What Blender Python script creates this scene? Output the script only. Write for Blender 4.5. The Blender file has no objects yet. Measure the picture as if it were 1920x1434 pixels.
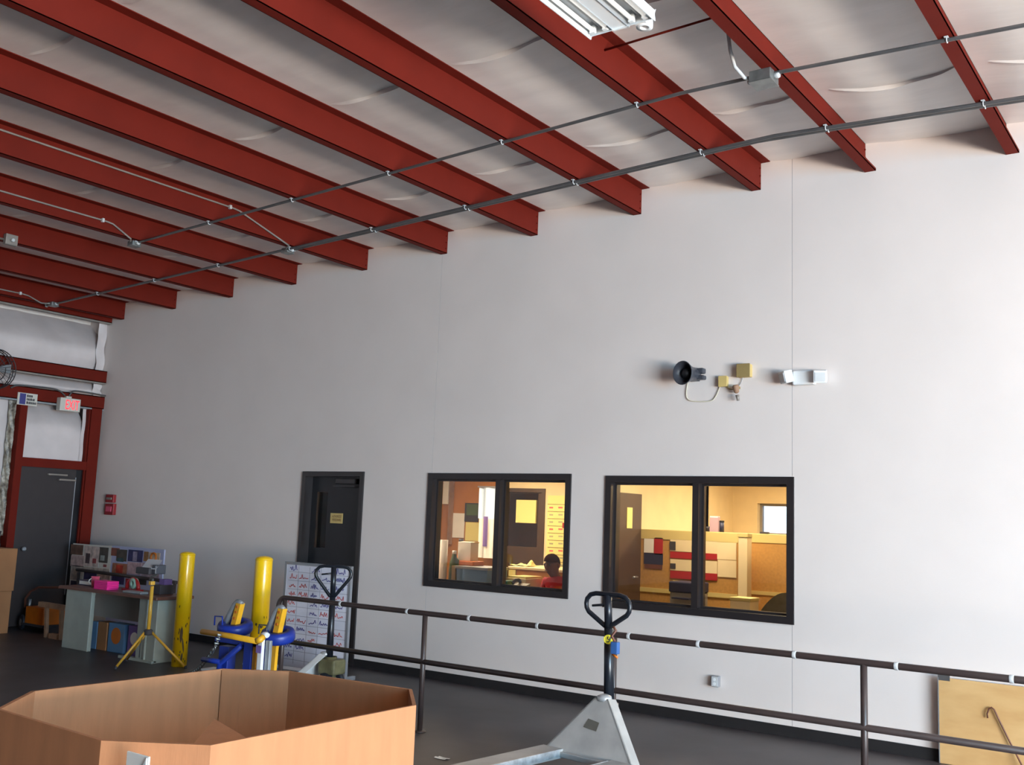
import bpy, bmesh, math, random
from mathutils import Vector, Matrix
random.seed(7)
S = bpy.context.scene
COL = S.collection
PI = math.pi

# ------------------------------------------------------------------ camera
RIGHT = Vector((0.8122062342310473, 0.5821470418554245, 0.037760491723486916))
UP = Vector((0.048347261462240936, -0.13167653005533062, 0.9901130408906293))
FWD = Vector((-0.5813635483802908, 0.8023503680385309, 0.13509371385490576))
FPX, CAM = 1881.44, Vector((0, 0, 1.6675))
cd = bpy.data.cameras.new('camera'); cam = bpy.data.objects.new('camera', cd); COL.objects.link(cam)
m4 = Matrix((RIGHT, UP, -FWD)).transposed().to_4x4(); m4.translation = CAM
cam.matrix_world = m4
cd.sensor_fit = 'HORIZONTAL'; cd.sensor_width = 36; cd.lens = 36 * FPX / 1920
cd.clip_start = 0.05; cd.clip_end = 500
S.camera = cam

# ------------------------------------------------------------------ world, daylight, exposure
def lin(c):
    return tuple(((x / 255) / 12.92 if x / 255 <= 0.04045 else ((x / 255 + 0.055) / 1.055) ** 2.4) for x in c)
w = bpy.data.worlds.new('sky'); S.world = w; w.use_nodes = True
wn = w.node_tree.nodes; wl = w.node_tree.links
bg = wn['Background']
sky = wn.new('ShaderNodeTexSky'); sky.sky_type = 'HOSEK_WILKIE'; sky.turbidity = 4
sky.sun_direction = (0.3, -0.5, 0.8)
wl.new(sky.outputs[0], bg.inputs[0]); bg.inputs[1].default_value = 9.0

def area(name, loc, target, sx, sy, power, col, spread=180):
    l = bpy.data.lights.new(name, 'AREA'); l.shape = 'RECTANGLE'; l.size = sx; l.size_y = sy
    l.energy = power; l.color = col; l.spread = math.radians(spread)
    o = bpy.data.objects.new(name, l); COL.objects.link(o); o.location = loc
    d = Vector(target) - Vector(loc)
    o.rotation_euler = d.to_track_quat('-Z', 'Y').to_euler()
    return o
# daylight entering by the big dock door in the right wall: sky light slanting down, sunlit yard bouncing up
area('dock_door_sky', (7.4, 0.9, 2.4), (-3.6, 5.6, -1.2), 6.0, 3.2, 660, (0.16, 0.62, 1.0), 150)
area('dock_door_yard_bounce', (7.4, 0.9, 0.8), (-2.6, 5.6, 9.6), 6.0, 1.5, 1420, (1.0, 0.90, 0.79), 170)
# office ceiling lamps, and two added fills at the cubicle and the counter
area('office_lamp', (-3.6, 10.4, 2.36), (-3.6, 10.4, 0), 1.2, 0.6, 48, (1.0, 0.79, 0.47))
area('cubicle_fill', (-3.9, 8.8, 2.36), (-3.9, 8.9, 0), 1.0, 0.3, 17, (1.0, 0.82, 0.56))  # fill light added to brighten the panel fronts
area('counter_fill', (-7.6, 8.75, 2.36), (-7.6, 8.95, 0), 1.0, 0.25, 12, (1.0, 0.85, 0.62))  # fill light added to brighten the tote and counter
area('front_office_lamp', (-7.4, 9.8, 2.36), (-7.4, 9.8, 0), 1.2, 0.6, 29, (1.0, 0.77, 0.50))
S.view_settings.view_transform = 'Standard'; S.view_settings.look = 'None'
S.view_settings.gamma = 1; S.view_settings.use_curve_mapping = False
S.view_settings.exposure = 0.46

# ------------------------------------------------------------------ helpers
def ray(px, py):
    return RIGHT * ((px - 960) / FPX) - UP * ((py - 717) / FPX) + FWD
def W(px, py, y):            # pixel of the photo -> point on the vertical plane at depth y
    d = ray(px, py); return CAM + d * (y / d.y)
def WX(px, py, x):
    d = ray(px, py); return CAM + d * (x / d.x)
def WZ(px, py, z):
    d = ray(px, py); return CAM + d * ((z - CAM.z) / d.z)

def mat(name, rgb, rough=0.6, metal=0.0, noise=0.0, nscale=6.0, rgb2=None, bump=0.0, bscale=60.0, emit=None, estr=0.0, coat=0.0, spec=0.5, stretch=None):
    m = bpy.data.materials.new(name); m.use_nodes = True
    nt = m.node_tree; p = nt.nodes['Principled BSDF']
    c = lin(rgb)
    p.inputs['Roughness'].default_value = rough; p.inputs['Metallic'].default_value = metal
    p.inputs['Specular IOR Level'].default_value = spec
    if coat: p.inputs['Coat Weight'].default_value = coat
    tc = nt.nodes.new('ShaderNodeTexCoord')
    src = tc.outputs['Object']
    if stretch:
        mp = nt.nodes.new('ShaderNodeMapping'); mp.inputs['Scale'].default_value = stretch
        nt.links.new(src, mp.inputs[0]); src = mp.outputs[0]
    if rgb2 is None: rgb2 = tuple(x * (1 - noise) for x in rgb)
    nz = nt.nodes.new('ShaderNodeTexNoise'); nz.inputs['Scale'].default_value = nscale; nz.inputs['Detail'].default_value = 6
    nt.links.new(src, nz.inputs['Vector'])
    rp = nt.nodes.new('ShaderNodeValToRGB')
    rp.color_ramp.elements[0].position = 0.35; rp.color_ramp.elements[1].position = 0.65
    rp.color_ramp.elements[0].color = (*lin(rgb2), 1); rp.color_ramp.elements[1].color = (*c, 1)
    nt.links.new(nz.outputs[0], rp.inputs[0]); nt.links.new(rp.outputs[0], p.inputs['Base Color'])
    if bump:
        n2 = nt.nodes.new('ShaderNodeTexNoise'); n2.inputs['Scale'].default_value = bscale; n2.inputs['Detail'].default_value = 4
        nt.links.new(src, n2.inputs['Vector'])
        b = nt.nodes.new('ShaderNodeBump'); b.inputs['Strength'].default_value = bump; b.inputs['Distance'].default_value = 0.01
        nt.links.new(n2.outputs[0], b.inputs['Height']); nt.links.new(b.outputs[0], p.inputs['Normal'])
    if emit:
        p.inputs['Emission Color'].default_value = (*lin(emit), 1); p.inputs['Emission Strength'].default_value = estr
    return m
def glass(name, tint=(255, 255, 255)):
    m = bpy.data.materials.new(name); m.use_nodes = True; nt = m.node_tree; nt.nodes.clear()
    o = nt.nodes.new('ShaderNodeOutputMaterial'); mx = nt.nodes.new('ShaderNodeMixShader')
    t = nt.nodes.new('ShaderNodeBsdfTransparent'); t.inputs[0].default_value = (*lin(tint), 1)
    g = nt.nodes.new('ShaderNodeBsdfGlossy'); g.inputs['Roughness'].default_value = 0.02
    f = nt.nodes.new('ShaderNodeFresnel'); f.inputs[0].default_value = 1.45
    nt.links.new(f.outputs[0], mx.inputs[0]); nt.links.new(t.outputs[0], mx.inputs[1]); nt.links.new(g.outputs[0], mx.inputs[2])
    nt.links.new(mx.outputs[0], o.inputs[0]); return m

class MB:
    """collects solids in world coordinates (through xf); build() links them as one mesh under its parent"""
    def __init__(s, xf=None): s.bm = bmesh.new(); s.xf = xf or Matrix.Identity(4); s.sm = []
    def _v(s, p): return s.bm.verts.new(s.xf @ Vector(p))
    def box(s, a, b, bev=0.0, rot=None):
        lo = [min(a[i], b[i]) for i in range(3)]; hi = [max(a[i], b[i]) for i in range(3)]
        ps = [(x, y, z) for z in (lo[2], hi[2]) for y in (lo[1], hi[1]) for x in (lo[0], hi[0])]
        if rot is not None:
            c = Vector([(lo[i] + hi[i]) / 2 for i in range(3)]); ps = [c + rot @ (Vector(p) - c) for p in ps]
        v = [s._v(p) for p in ps]
        fs = [s.bm.faces.new([v[i] for i in q]) for q in ((0, 2, 3, 1), (4, 5, 7, 6), (0, 1, 5, 4), (2, 6, 7, 3), (0, 4, 6, 2), (1, 3, 7, 5))]
        if bev:
            es = list({e for f in fs for e in f.edges})
            bmesh.ops.bevel(s.bm, geom=es, offset=bev, segments=2, affect='EDGES', profile=0.5)
        return s
    def quad(s, *p): s.bm.faces.new([s._v(q) for q in p]); return s
    def prism(s, poly, d):
        """polygon (3D points) extruded along vector d"""
        a = [s._v(p) for p in poly]; b = [s._v(Vector(p) + Vector(d)) for p in poly]; n = len(a)
        s.bm.faces.new(a[::-1]); s.bm.faces.new(b)
        for i in range(n): s.bm.faces.new((a[i], a[(i + 1) % n], b[(i + 1) % n], b[i]))
        return s
    def tube(s, pts, r, n=10, closed=False, r2=None):
        pts = [Vector(p) for p in pts]; k = len(pts); rings = []
        prev = None
        for i, p in enumerate(pts):
            if closed: t = pts[(i + 1) % k] - pts[i - 1]
            else: t = pts[min(i + 1, k - 1)] - pts[max(i - 1, 0)]
            t.normalize()
            if prev is None:
                a = Vector((0, 0, 1)) if abs(t.z) < 0.9 else Vector((1, 0, 0)); u = t.cross(a).normalized()
            else: u = (prev - t * prev.dot(t)).normalized()
            prev = u; v = t.cross(u)
            rr = r if r2 is None else r + (r2 - r) * i / (k - 1)
            rings.append([s._v(p + (u * math.cos(2 * PI * j / n) + v * math.sin(2 * PI * j / n)) * rr) for j in range(n)])
        m = k if closed else k - 1
        for i in range(m):
            A, B = rings[i], rings[(i + 1) % k]
            for j in range(n):
                f = s.bm.faces.new((A[j], A[(j + 1) % n], B[(j + 1) % n], B[j])); f.smooth = True
        if not closed: s.bm.faces.new(rings[0][::-1]); s.bm.faces.new(rings[-1])
        return s
    def lathe(s, prof, c, ax=(0, 0, 1), n=20, caps=True):
        """profile [(radius, height)] spun about axis ax at c"""
        ax = Vector(ax).normalized(); a = Vector((0, 0, 1)) if abs(ax.z) < 0.9 else Vector((1, 0, 0))
        u = ax.cross(a).normalized(); v = ax.cross(u); c = Vector(c); rings = []
        for r, h in prof:
            rings.append([s._v(c + ax * h + (u * math.cos(2 * PI * j / n) + v * math.sin(2 * PI * j / n)) * max(r, 1e-4)) for j in range(n)])
        for A, B in zip(rings, rings[1:]):
            for j in range(n):
                f = s.bm.faces.new((A[j], A[(j + 1) % n], B[(j + 1) % n], B[j])); f.smooth = True
        if caps: s.bm.faces.new(rings[0][::-1]); s.bm.faces.new(rings[-1])
        return s
    def grid(s, nu, nv, fn, th=0.0):
        V = [[s._v(fn(i / nu, j / nv)) for j in range(nv + 1)] for i in range(nu + 1)]
        for i in range(nu):
            for j in range(nv):
                f = s.bm.faces.new((V[i][j], V[i + 1][j], V[i + 1][j + 1], V[i][j + 1])); f.smooth = True
        return s
    def build(s, name, m, parent=None, label=None, kind=None, loc=None):
        bmesh.ops.recalc_face_normals(s.bm, faces=s.bm.faces[:])
        o_ = Vector((0, 0, 0))
        if parent is not None: o_ = wpos(parent)
        elif loc is not None: o_ = Vector(loc)
        for v in s.bm.verts: v.co -= o_
        me = bpy.data.meshes.new(name); s.bm.to_mesh(me); s.bm.free()
        o = bpy.data.objects.new(name, me); COL.objects.link(o); me.materials.append(m)
        if parent is not None: o.parent = parent
        else: o.location = o_
        if label: o['label'] = label
        if kind: o['kind'] = kind
        return o
def wpos(o):
    p = Vector(o.location)
    while o.parent is not None: o = o.parent; p += Vector(o.location)
    return p
def thing(name, label, cat, loc, group=None):
    o = bpy.data.objects.new(name, None); COL.objects.link(o); o.location = loc
    o.empty_display_size = 0.1
    o['label'] = label; o['category'] = cat
    if group: o['group'] = group
    return o
def tag(o, label, cat, group=None):
    o['label'] = label; o['category'] = cat
    if group: o['group'] = group
    return o
def struct(name, loc=(0, 0, 0)):
    o = bpy.data.objects.new(name, None); COL.objects.link(o); o.location = loc; o['kind'] = 'structure'; o.empty_display_size = 0.1
    return o
def text(name, body, m, parent, center, right, up, height, width=None, ext=0.001):
    c = bpy.data.curves.new(name, 'FONT'); c.body = body; c.align_x = 'CENTER'; c.align_y = 'CENTER'; c.size = 1; c.extrude = 0
    o = bpy.data.objects.new(name, c); COL.objects.link(o)
    bpy.context.view_layer.update()
    d = o.dimensions.copy()
    r = Vector(right).normalized(); u = Vector(up).normalized(); n = r.cross(u)
    sy = height / d.y; sx = (width / d.x) if width else sy
    me = bpy.data.meshes.new_from_object(o.evaluated_get(bpy.context.evaluated_depsgraph_get()))
    bpy.data.objects.remove(o)
    cx = sum((v.co.x for v in me.vertices)) / len(me.vertices)
    xs = [v.co.x for v in me.vertices]; ys = [v.co.y for v in me.vertices]
    cx = (min(xs) + max(xs)) / 2; cy = (min(ys) + max(ys)) / 2
    off = Vector(center) - wpos(parent)
    for v in me.vertices:
        v.co = off + r * ((v.co.x - cx) * sx) + u * ((v.co.y - cy) * sy)
    o = bpy.data.objects.new(name, me); COL.objects.link(o); o.parent = parent; me.materials.clear(); me.materials.append(m)
    return o
def arc(c, u, v, r, a0, a1, n=8):
    c, u, v = Vector(c), Vector(u), Vector(v)
    return [c + u * r * math.cos(a0 + (a1 - a0) * i / n) + v * r * math.sin(a0 + (a1 - a0) * i / n) for i in range(n + 1)]

# ------------------------------------------------------------------ materials
M = {}
M['wall'] = mat('wall_white', (226, 214, 208), 0.55, noise=0.02, nscale=1.5, bump=0.05, bscale=150)
M['floor'] = mat('floor_concrete', (74, 68, 70), 0.45, rgb2=(54, 47, 48), nscale=1.3, bump=0.04, bscale=40)
M['insul'] = mat('insulation_vinyl', (236, 230, 226), 0.38, noise=0.03, nscale=2, bump=0.12, bscale=9, stretch=(1, 4, 1))
M['insul_w'] = mat('insulation_wall_vinyl', (222, 210, 208), 0.35, noise=0.05, nscale=3, bump=0.25, bscale=7)
M['red'] = mat('purlin_red_oxide', (108, 31, 21), 0.75, noise=0.06, nscale=3, spec=0.12)
M['black'] = mat('black_rubber', (34, 31, 32), 0.55, noise=0.1)
M['frame'] = mat('dark_bronze_frame', (42, 37, 38), 0.3, noise=0.08, spec=0.6)
M['doorblack'] = mat('black_door_paint', (20, 18, 23), 0.28, noise=0.08)
M['doorgrey'] = mat('dark_grey_door', (52, 44, 45), 0.5, noise=0.05)
M['glass'] = glass('window_glass')
M['rail'] = mat('rail_dark_brown', (62, 50, 48), 0.4, noise=0.1, nscale=8)
M['clip'] = mat('clip_silver', (205, 205, 205), 0.35, noise=0.05)
M['galv'] = mat('galvanised', (150, 152, 150), 0.38, 0.7, noise=0.15, nscale=12)
M['conduit'] = mat('conduit_steel', (112, 110, 110), 0.4, 0.55, noise=0.1)
M['conduit_l'] = mat('conduit_pale', (150, 140, 132), 0.45, 0.2, noise=0.08)
M['card'] = mat('cardboard', (178, 118, 78), 0.8, noise=0.06, nscale=3, bump=0.06, bscale=30, stretch=(6, 6, 1))
M['card2'] = mat('cardboard_brown', (164, 112, 72), 0.8, noise=0.08, nscale=3)
M['yellow'] = mat('bollard_yellow', (240, 192, 14), 0.28, rgb2=(226, 174, 10), nscale=3, coat=0.2)
M['scuff'] = mat('scuff_brown', (84, 58, 24), 0.7, noise=0.2, nscale=30)
M['tripod_y'] = mat('tripod_yellow', (226, 170, 60), 0.4, noise=0.08)
M['blue'] = mat('lift_blue', (26, 52, 148), 0.4, noise=0.12)
M['lift_y'] = mat('lift_yellow', (240, 176, 40), 0.4, noise=0.08)
M['greyst'] = mat('grey_steel', (160, 164, 168), 0.4, 0.4, noise=0.12)
M['white'] = mat('white_paint', (235, 235, 235), 0.4, noise=0.03)
M['paper'] = mat('white_paper', (238, 234, 228), 0.7, noise=0.03)
M['jackgrey'] = mat('jack_grey_paint', (176, 172, 168), 0.45, noise=0.12, nscale=5)
M['worn'] = mat('worn_bare_steel', (212, 214, 216), 0.3, 0.5, noise=0.2, nscale=20)
M['handle'] = mat('handle_black', (26, 30, 38), 0.32, noise=0.1)
M['olive'] = mat('pump_olive', (124, 118, 84), 0.45, noise=0.25, nscale=9)
M['tyre'] = mat('tyre_dark', (30, 34, 44), 0.6, noise=0.1)
M['wood'] = mat('plywood', (214, 172, 116), 0.6, rgb2=(198, 152, 96), nscale=2.2, stretch=(1, 1, 3))
M['desk'] = mat('desk_laminate_brown', (104, 62, 50), 0.4, noise=0.1, nscale=4)
M['ped'] = mat('desk_grey_green', (158, 162, 152), 0.5, noise=0.06)
M['beige'] = mat('beige_plastic', (206, 178, 112), 0.5, noise=0.04)
M['tan'] = mat('tan_box', (150, 128, 82), 0.5, noise=0.06)
M['cream'] = mat('cream_wire', (214, 204, 180), 0.5)
M['hornp'] = mat('horn_grey', (64, 66, 74), 0.4, noise=0.06)
M['horn_d'] = mat('horn_dark', (26, 26, 30), 0.45)
M['redp'] = mat('alarm_red', (150, 30, 36), 0.45, noise=0.05)
M['exit'] = mat('exit_letters', (255, 60, 70), 0.5, emit=(255, 40, 56), estr=1.3)
M['ink_blue'] = mat('ink_blue', (96, 92, 160), 0.7)
M['ink_red'] = mat('ink_red', (214, 104, 104), 0.7)
M['ink_dark'] = mat('ink_dark', (60, 56, 60), 0.7)
M['wboard'] = mat('whiteboard', (238, 236, 248), 0.22, noise=0.04, nscale=3)
M['line'] = mat('grid_line', (150, 146, 160), 0.6)
M['alu'] = mat('aluminium', (176, 178, 184), 0.35, 0.7, noise=0.05)
M['orange'] = mat('orange_paint', (214, 112, 22), 0.45, noise=0.1)
M['brown'] = mat('brown_paint', (112, 66, 50), 0.5, noise=0.1)
M['lumber'] = mat('lumber', (158, 122, 96), 0.7, noise=0.15, nscale=10)
M['pink'] = mat('hot_pink_paper', (255, 40, 150), 0.6)
M['pinkl'] = mat('rose_plastic', (216, 84, 112), 0.4)
M['plred'] = mat('red_plastic', (170, 34, 36), 0.4)
M['mint'] = mat('mint_plastic', (160, 196, 176), 0.4)
M['tube'] = mat('lamp_tube', (250, 250, 246), 0.15, emit=(255, 252, 244), estr=0.3)
M['reflector'] = mat('lamp_reflector', (186, 188, 190), 0.3, 0.6)
M['lampwhite'] = mat('lamp_white', (244, 245, 245), 0.35)
M['office'] = mat('office_cream_paint', (232, 212, 168), 0.7, noise=0.03)
M['officeo'] = mat('office_orange_paint', (186, 120, 50), 0.7, noise=0.05)
M['cork'] = mat('cubicle_tan_fabric', (190, 142, 74), 0.85, noise=0.08, nscale=40)
M['corktrim'] = mat('cubicle_trim', (206, 186, 120), 0.6)
M['brdoor'] = mat('brown_door', (78, 58, 44), 0.45, noise=0.1)
M['skin'] = mat('skin', (116, 66, 52), 0.55)
M['shirt'] = mat('red_shirt', (190, 20, 40), 0.8, noise=0.08, nscale=12)
M['hair'] = mat('hair_dark', (62, 32, 28), 0.95, spec=0.05)
M['bluebin'] = mat('blue_tote', (92, 132, 172), 0.4, noise=0.05)
M['green'] = mat('green_plastic', (84, 104, 66), 0.45, noise=0.15)
M['teal'] = mat('teal_plastic', (20, 120, 120), 0.5)
M['navy'] = mat('navy_plastic', (44, 46, 72), 0.5)
M['greypl'] = mat('grey_plastic', (140, 136, 130), 0.5)
M['purple'] = mat('purple_cloth', (120, 96, 160), 0.8)
M['backdrop'] = mat('pale_backdrop', (206, 228, 255), 0.7)
M['chairf'] = mat('chair_fabric', (92, 88, 74), 0.85, noise=0.1, nscale=20)
M['oflamp'] = mat('office_lamp_lens', (255, 240, 210), 0.5, emit=(255, 236, 200), estr=4)
M['yellowp'] = mat('yellow_paper', (234, 220, 140), 0.6)
M['fan'] = mat('fan_black', (52, 44, 46), 0.5)
M['foil'] = mat('torn_foil_facing', (178, 168, 152), 0.4, rgb2=(86, 76, 66), nscale=16, bump=0.6, bscale=20)
M['row_grey'] = mat('row_grey', (172, 168, 130), 0.7)
M['carton_pink'] = mat('carton_pink', (188, 156, 164), 0.6)
M['slot'] = mat('slot_dark', (92, 88, 80), 0.7)
M['hoodgrey'] = mat('hood_grey', (206, 206, 210), 0.5)
M['signw'] = mat('sign_white', (206, 200, 190), 0.5)
M['signblue'] = mat('sign_blue', (62, 62, 128), 0.5)
M['yard'] = mat('yard_concrete', (196, 190, 180), 0.8, noise=0.08, nscale=0.7)

# ------------------------------------------------------------------ setting
WY = 8.258          # face of the back wall
XL, XR, YB = -13.25, 7.65, -14.0
RIDGE = -2.83
def zb(x):          # underside of purlins
    return 4.665 + 0.036 * (x + 3.32) if x < RIDGE else 4.683 - 0.045 * (x - RIDGE)
def zr(x): return zb(x) + 0.25

floor = struct('floor')
MB().box((XL - 0.75, YB - 0.2, -0.2), (XR + 0.2, 13.2, 0.0)).build('floor_slab', M['floor'], floor)
MB().box((XL - 60, -60, -0.3), (60, 70, -0.22)).build('ground', M['yard'], kind='structure')

# back wall in three painted panels with fine joints, openings for a door and two windows
DOOR = (W(565, 1000, WY).x, W(676, 1000, WY).x, W(620, 888, WY).z)
W1 = (W(803, 990, WY).x, W(1066, 990, WY).x, W(800, 1095, WY).z, W(900, 891, WY).z)
W2 = (W(1138, 1000, WY).x, W(1485, 1000, WY).x, W(1137, 1134, WY).z, W(1300, 897, WY).z)
J1, J2 = -7.0, -3.035
wall = struct('wall_back')
def wallpiece(mb, x0, x1, z0, z1=None, y0=WY, y1=WY + 0.15):
    if z1 is not None: mb.box((x0, y0, z0), (x1, y1, z1)); return
    xs = [x0] + ([RIDGE] if x0 < RIDGE < x1 else []) + [x1]
    poly = [(x0, y0, z0), (x1, y0, z0)] + [(x, y0, zr(x) + 0.12) for x in xs[::-1]]
    mb.prism(poly, (0, y1 - y0, 0))
a = MB(); wallpiece(a, XL - 0.75, DOOR[0], 0); wallpiece(a, DOOR[0], DOOR[1], DOOR[2]); wallpiece(a, DOOR[1], J1 - 0.002, 0)
a.build('wall_panel', M['wall'], wall)
a = MB(); x0 = J1 + 0.002
wallpiece(a, x0, W1[0], 0) if x0 < W1[0] else None
wallpiece(a, max(x0, W1[0]), W1[1], 0, W1[2]); wallpiece(a, max(x0, W1[0]), W1[1], W1[3]); wallpiece(a, W1[1], W2[0], 0)
wallpiece(a, W2[0], min(W2[1], J2 - 0.002), 0, W2[2]); wallpiece(a, W2[0], min(W2[1], J2 - 0.002), W2[3])
if W2[1] < J2 - 0.002: wallpiece(a, W2[1], J2 - 0.002, 0)
a.build('wall_panel', M['wall'], wall)
a = MB(); wallpiece(a, max(W2[1], J2 + 0.002), XR, 0); a.build('wall_panel', M['wall'], wall)
a = MB()
for j in (J1, J2): a.box((j - 0.004, WY + 0.003, 2.14), (j + 0.004, WY + 0.05, zr(j))); a.box((j - 0.004, WY + 0.003, 0), (j + 0.004, WY + 0.05, 0.93))
a.build('wall_joint', M['line'], wall)

bb = MB(); bb.box((XL, WY - 0.012, 0), (DOOR[0] - 0.02, WY, 0.085)); bb.box((DOOR[1] + 0.02, WY - 0.012, 0), (XR, WY, 0.085))
bb.build('baseboard_back', M['black'], kind='structure')

# ceiling: one blanket of white-faced insulation between each pair of purlins
PUR = [-3.32 - 1.2025 * k for k in range(9)] + [-2.40, -1.32, -0.24, 0.84]
PUR.sort()
edges = [XL - 0.5] + PUR + [1.92, 3.0, 4.08, 5.16, 6.24, XR + 0.1]
ceil = struct('ceiling')
SEAMS = [7.01 - 1.826 * k for k in range(12)]
for e0, e1 in zip(edges, edges[1:]):
    ny = 150
    ph = random.random() * 6
    def fn(u, v, e0=e0, e1=e1, ph=ph):
        x = e0 + (e1 - e0) * u; y = YB + (WY - YB) * v
        s = max(0.0, (math.sin(PI * u) - 0.27) / 0.73)
        z = zr(x) + 0.0015 - 0.030 * s ** 0.7
        z += 0.006 * s * math.sin(y * 2.3 + ph + 2 * u) + 0.004 * s * math.sin(y * 9 + ph * 2 + 5 * u)
        for q in SEAMS:
            d = y - q - 0.02 * math.sin(3 * u + ph)
            if -0.5 < d < 0.5: z -= 0.016 * s * (max(0, 1 - abs(d) / 0.5) ** 2) + 0.005 * s * math.sin(d * 55 + u * 7) * max(0, 1 - abs(d) / 0.35)
        return (x, y, z)
    MB().grid(10, 360, fn).build('insulation_blanket', M['insul'], ceil)
    if e0 > 1: continue
    for q in SEAMS:
        if q < -1: continue
        def tab(u, v, q=q, fn=fn, ph=ph):
            yy = q + 0.02 * math.sin(3 * u + ph); p = fn(u, (yy - YB) / (WY - YB)); k = max(0.0, (math.sin(PI * u) - 0.2) / 0.8) ** 0.6
            return (p[0], yy + 0.012 * v + 0.004 * math.sin(25 * u + ph), p[2] + 0.004 - (0.030 + 0.005 * math.sin(17 * u + ph)) * k * v)
        MB().grid(16, 2, tab).build('seam_tab', M['insul'], ceil)
MB().prism([(XL - 0.75, YB, zr(XL - 0.75) + 0.13), (RIDGE, YB, zr(RIDGE) + 0.13), (XR + 0.2, YB, zr(XR + 0.2) + 0.13), (XR + 0.2, YB, 5.3), (XL - 0.75, YB, 5.3)], (0, WY - YB, 0)).build('roof_sheet', M['white'], ceil)

# other walls of the hall, the right one with the open dock door
a = MB(); a.box((XR, YB, 0), (XR + 0.2, -2.3, 5)); a.box((XR, 4.1, 0), (XR + 0.2, WY, 5)); a.box((XR, -2.3, 4.1), (XR + 0.2, 4.1, 5))
a.build('wall_right', M['wall'], kind='structure')
MB().box((XL - 0.75, YB - 0.2, 0), (XR + 0.2, YB, 5.1)).build('wall_front', M['wall'], kind='structure')

# ------------------------------------------------------------------ left wall
lw = struct('wall_left', (XL, 0, 0))
MB().box((XL - 0.75, YB, 0), (XL - 0.55, WY + 0.2, 4.6)).build('wall_sheet', M['white'], lw)
def bulge(name, y0, y1, z0, z1, dep=0.05, nu=30, nv=14, fold=None, m='insul_w'):
    def fn(u, v):
        y = y0 + (y1 - y0) * u; z = z0 + (z1 - z0) * v
        x = XL - 0.13 + 0.10 * math.sin(min(v / 0.4, 1) * PI / 2) - 0.09 - dep * max(0, (v - 0.35) / 0.65) ** 1.35
        x += 0.006 * math.sin(9 * y + 3 * z) + 0.004 * math.sin(23 * y - 7 * z)
        if fold is not None: x += 0.03 * max(0, 1 - abs(y - fold - 0.1 * (z - z0)) / 0.04)
        return (x, y, z)
    return MB().grid(nu, nv, fn).build(name, M[m], lw)
ZG0, ZG1, ZH0, ZH1 = 3.40, 3.575, 3.02, 3.20
bulge('insulation_blanket', 4.0, WY, ZG1 - 0.02, 4.42, 0.58, fold=7.45)
bulge('insulation_blanket', 4.0, WY, ZH1 - 0.02, ZG0 + 0.02, 0.16)
bulge('insulation_blanket', 3.0, 6.97, 0.4, ZH0 + 0.02, 0.05)
bulge('insulation_blanket', YB, 4.0, 0.2, 4.4, 0.1)
for z0_, z1_ in ((ZG1, 4.28), (ZH1, ZG0)):
    MB().grid(3, 12, lambda u, v: (XL - 0.10 + 0.012 * math.sin(13 * v + 5 * u), 8.12 + 0.13 * u + 0.008 * math.sin(9 * v), z0_ + (z1_ - z0_) * v)).build('corner_flap', M['insul_w'], lw)
MB().grid(6, 40, lambda u, v: (XL - 0.10 + 0.02 * math.sin(40 * v + 9 * u) * math.sin(17 * v), 6.93 + 0.11 * u, 1.2 + (ZH0 - 1.2) * v)).build('torn_facing', M['foil'], lw)
MB().grid(8, 10, lambda u, v: (XL - 0.06 + 0.02 * math.sin(11 * v + 9 * u), 6.3 + 0.68 * u, 0.9 + 0.36 * v)).build('torn_facing', M['fan'], lw)
a = MB(); a.box((XL - 0.16, 3.0, ZG0), (XL, WY, ZG0 + 0.012)); a.box((XL - 0.012, 3.0, ZG0), (XL, WY, ZG1)); a.box((XL - 0.16, 3.0, ZG1 - 0.012), (XL, WY, ZG1))
a.build('girt', M['red'], lw)
a = MB(); a.box((XL - 0.012, 3.0, ZH0), (XL, WY - 0.0, ZH1)); a.box((XL - 0.16, 3.0, ZH0), (XL, WY, ZH0 + 0.012)); a.box((XL - 0.16, 3.0, ZH1 - 0.012), (XL, WY, ZH1))
a.build('girt', M['red'], lw)
MB().box((XL - 0.10, 3.0, ZG0 - 0.02), (XL + 0.004, WY, ZG0)).build('girt_lip', M['conduit_l'], lw)
MB().box((XL - 0.10, 3.0, ZH0 - 0.02), (XL + 0.004, WY, ZH0)).build('girt_lip', M['greyst'], lw)

# exit door with its red steel frame and the insulated panel above
d1 = struct('door_1', (XL, 7.6, 0))
yj0, yj1, yj2, yj3 = 7.03, 7.13, 8.05, 8.23
MB().box((XL - 0.15, yj0, 0), (XL + 0.01, yj1, ZH0)).build('jamb', M['red'], d1)
a = MB(); a.box((XL - 0.02, yj2 + 0.02, 0), (XL + 0.01, yj3, ZH0)); a.box((XL - 0.15, yj2, 0), (XL - 0.02, yj2 + 0.05, ZH0)); a.build('jamb', M['red'], d1)
MB().box((XL - 0.15, yj1, 2.13), (XL + 0.005, yj2 + 0.03, 2.25)).build('head', M['red'], d1)
MB().grid(20, 14, lambda u, v: (XL - 0.10 - 0.34 * max(0, (v - 0.5 - 0.08 * math.sin(2.2 * u + 0.5)) / 0.55) ** 1.4 + 0.006 * math.sin(14 * u + 7 * v) * v, yj1 + (yj2 - yj1) * u, 2.24 + (ZH0 - 2.24) * v)).build('insulation_blanket', M['insul_w'], d1)
MB().grid(2, 12, lambda u, v: (XL - 0.09 + 0.008 * math.sin(11 * v), yj2 - 0.055 + 0.05 * u, 2.25 + (ZH0 - 2.25) * v)).build('corner_flap', M['insul_w'], d1)
MB().box((XL - 0.09, yj1, 0.01), (XL - 0.04, yj2 - 0.10, 2.13)).build('door_leaf', M['doorgrey'], d1)
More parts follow.
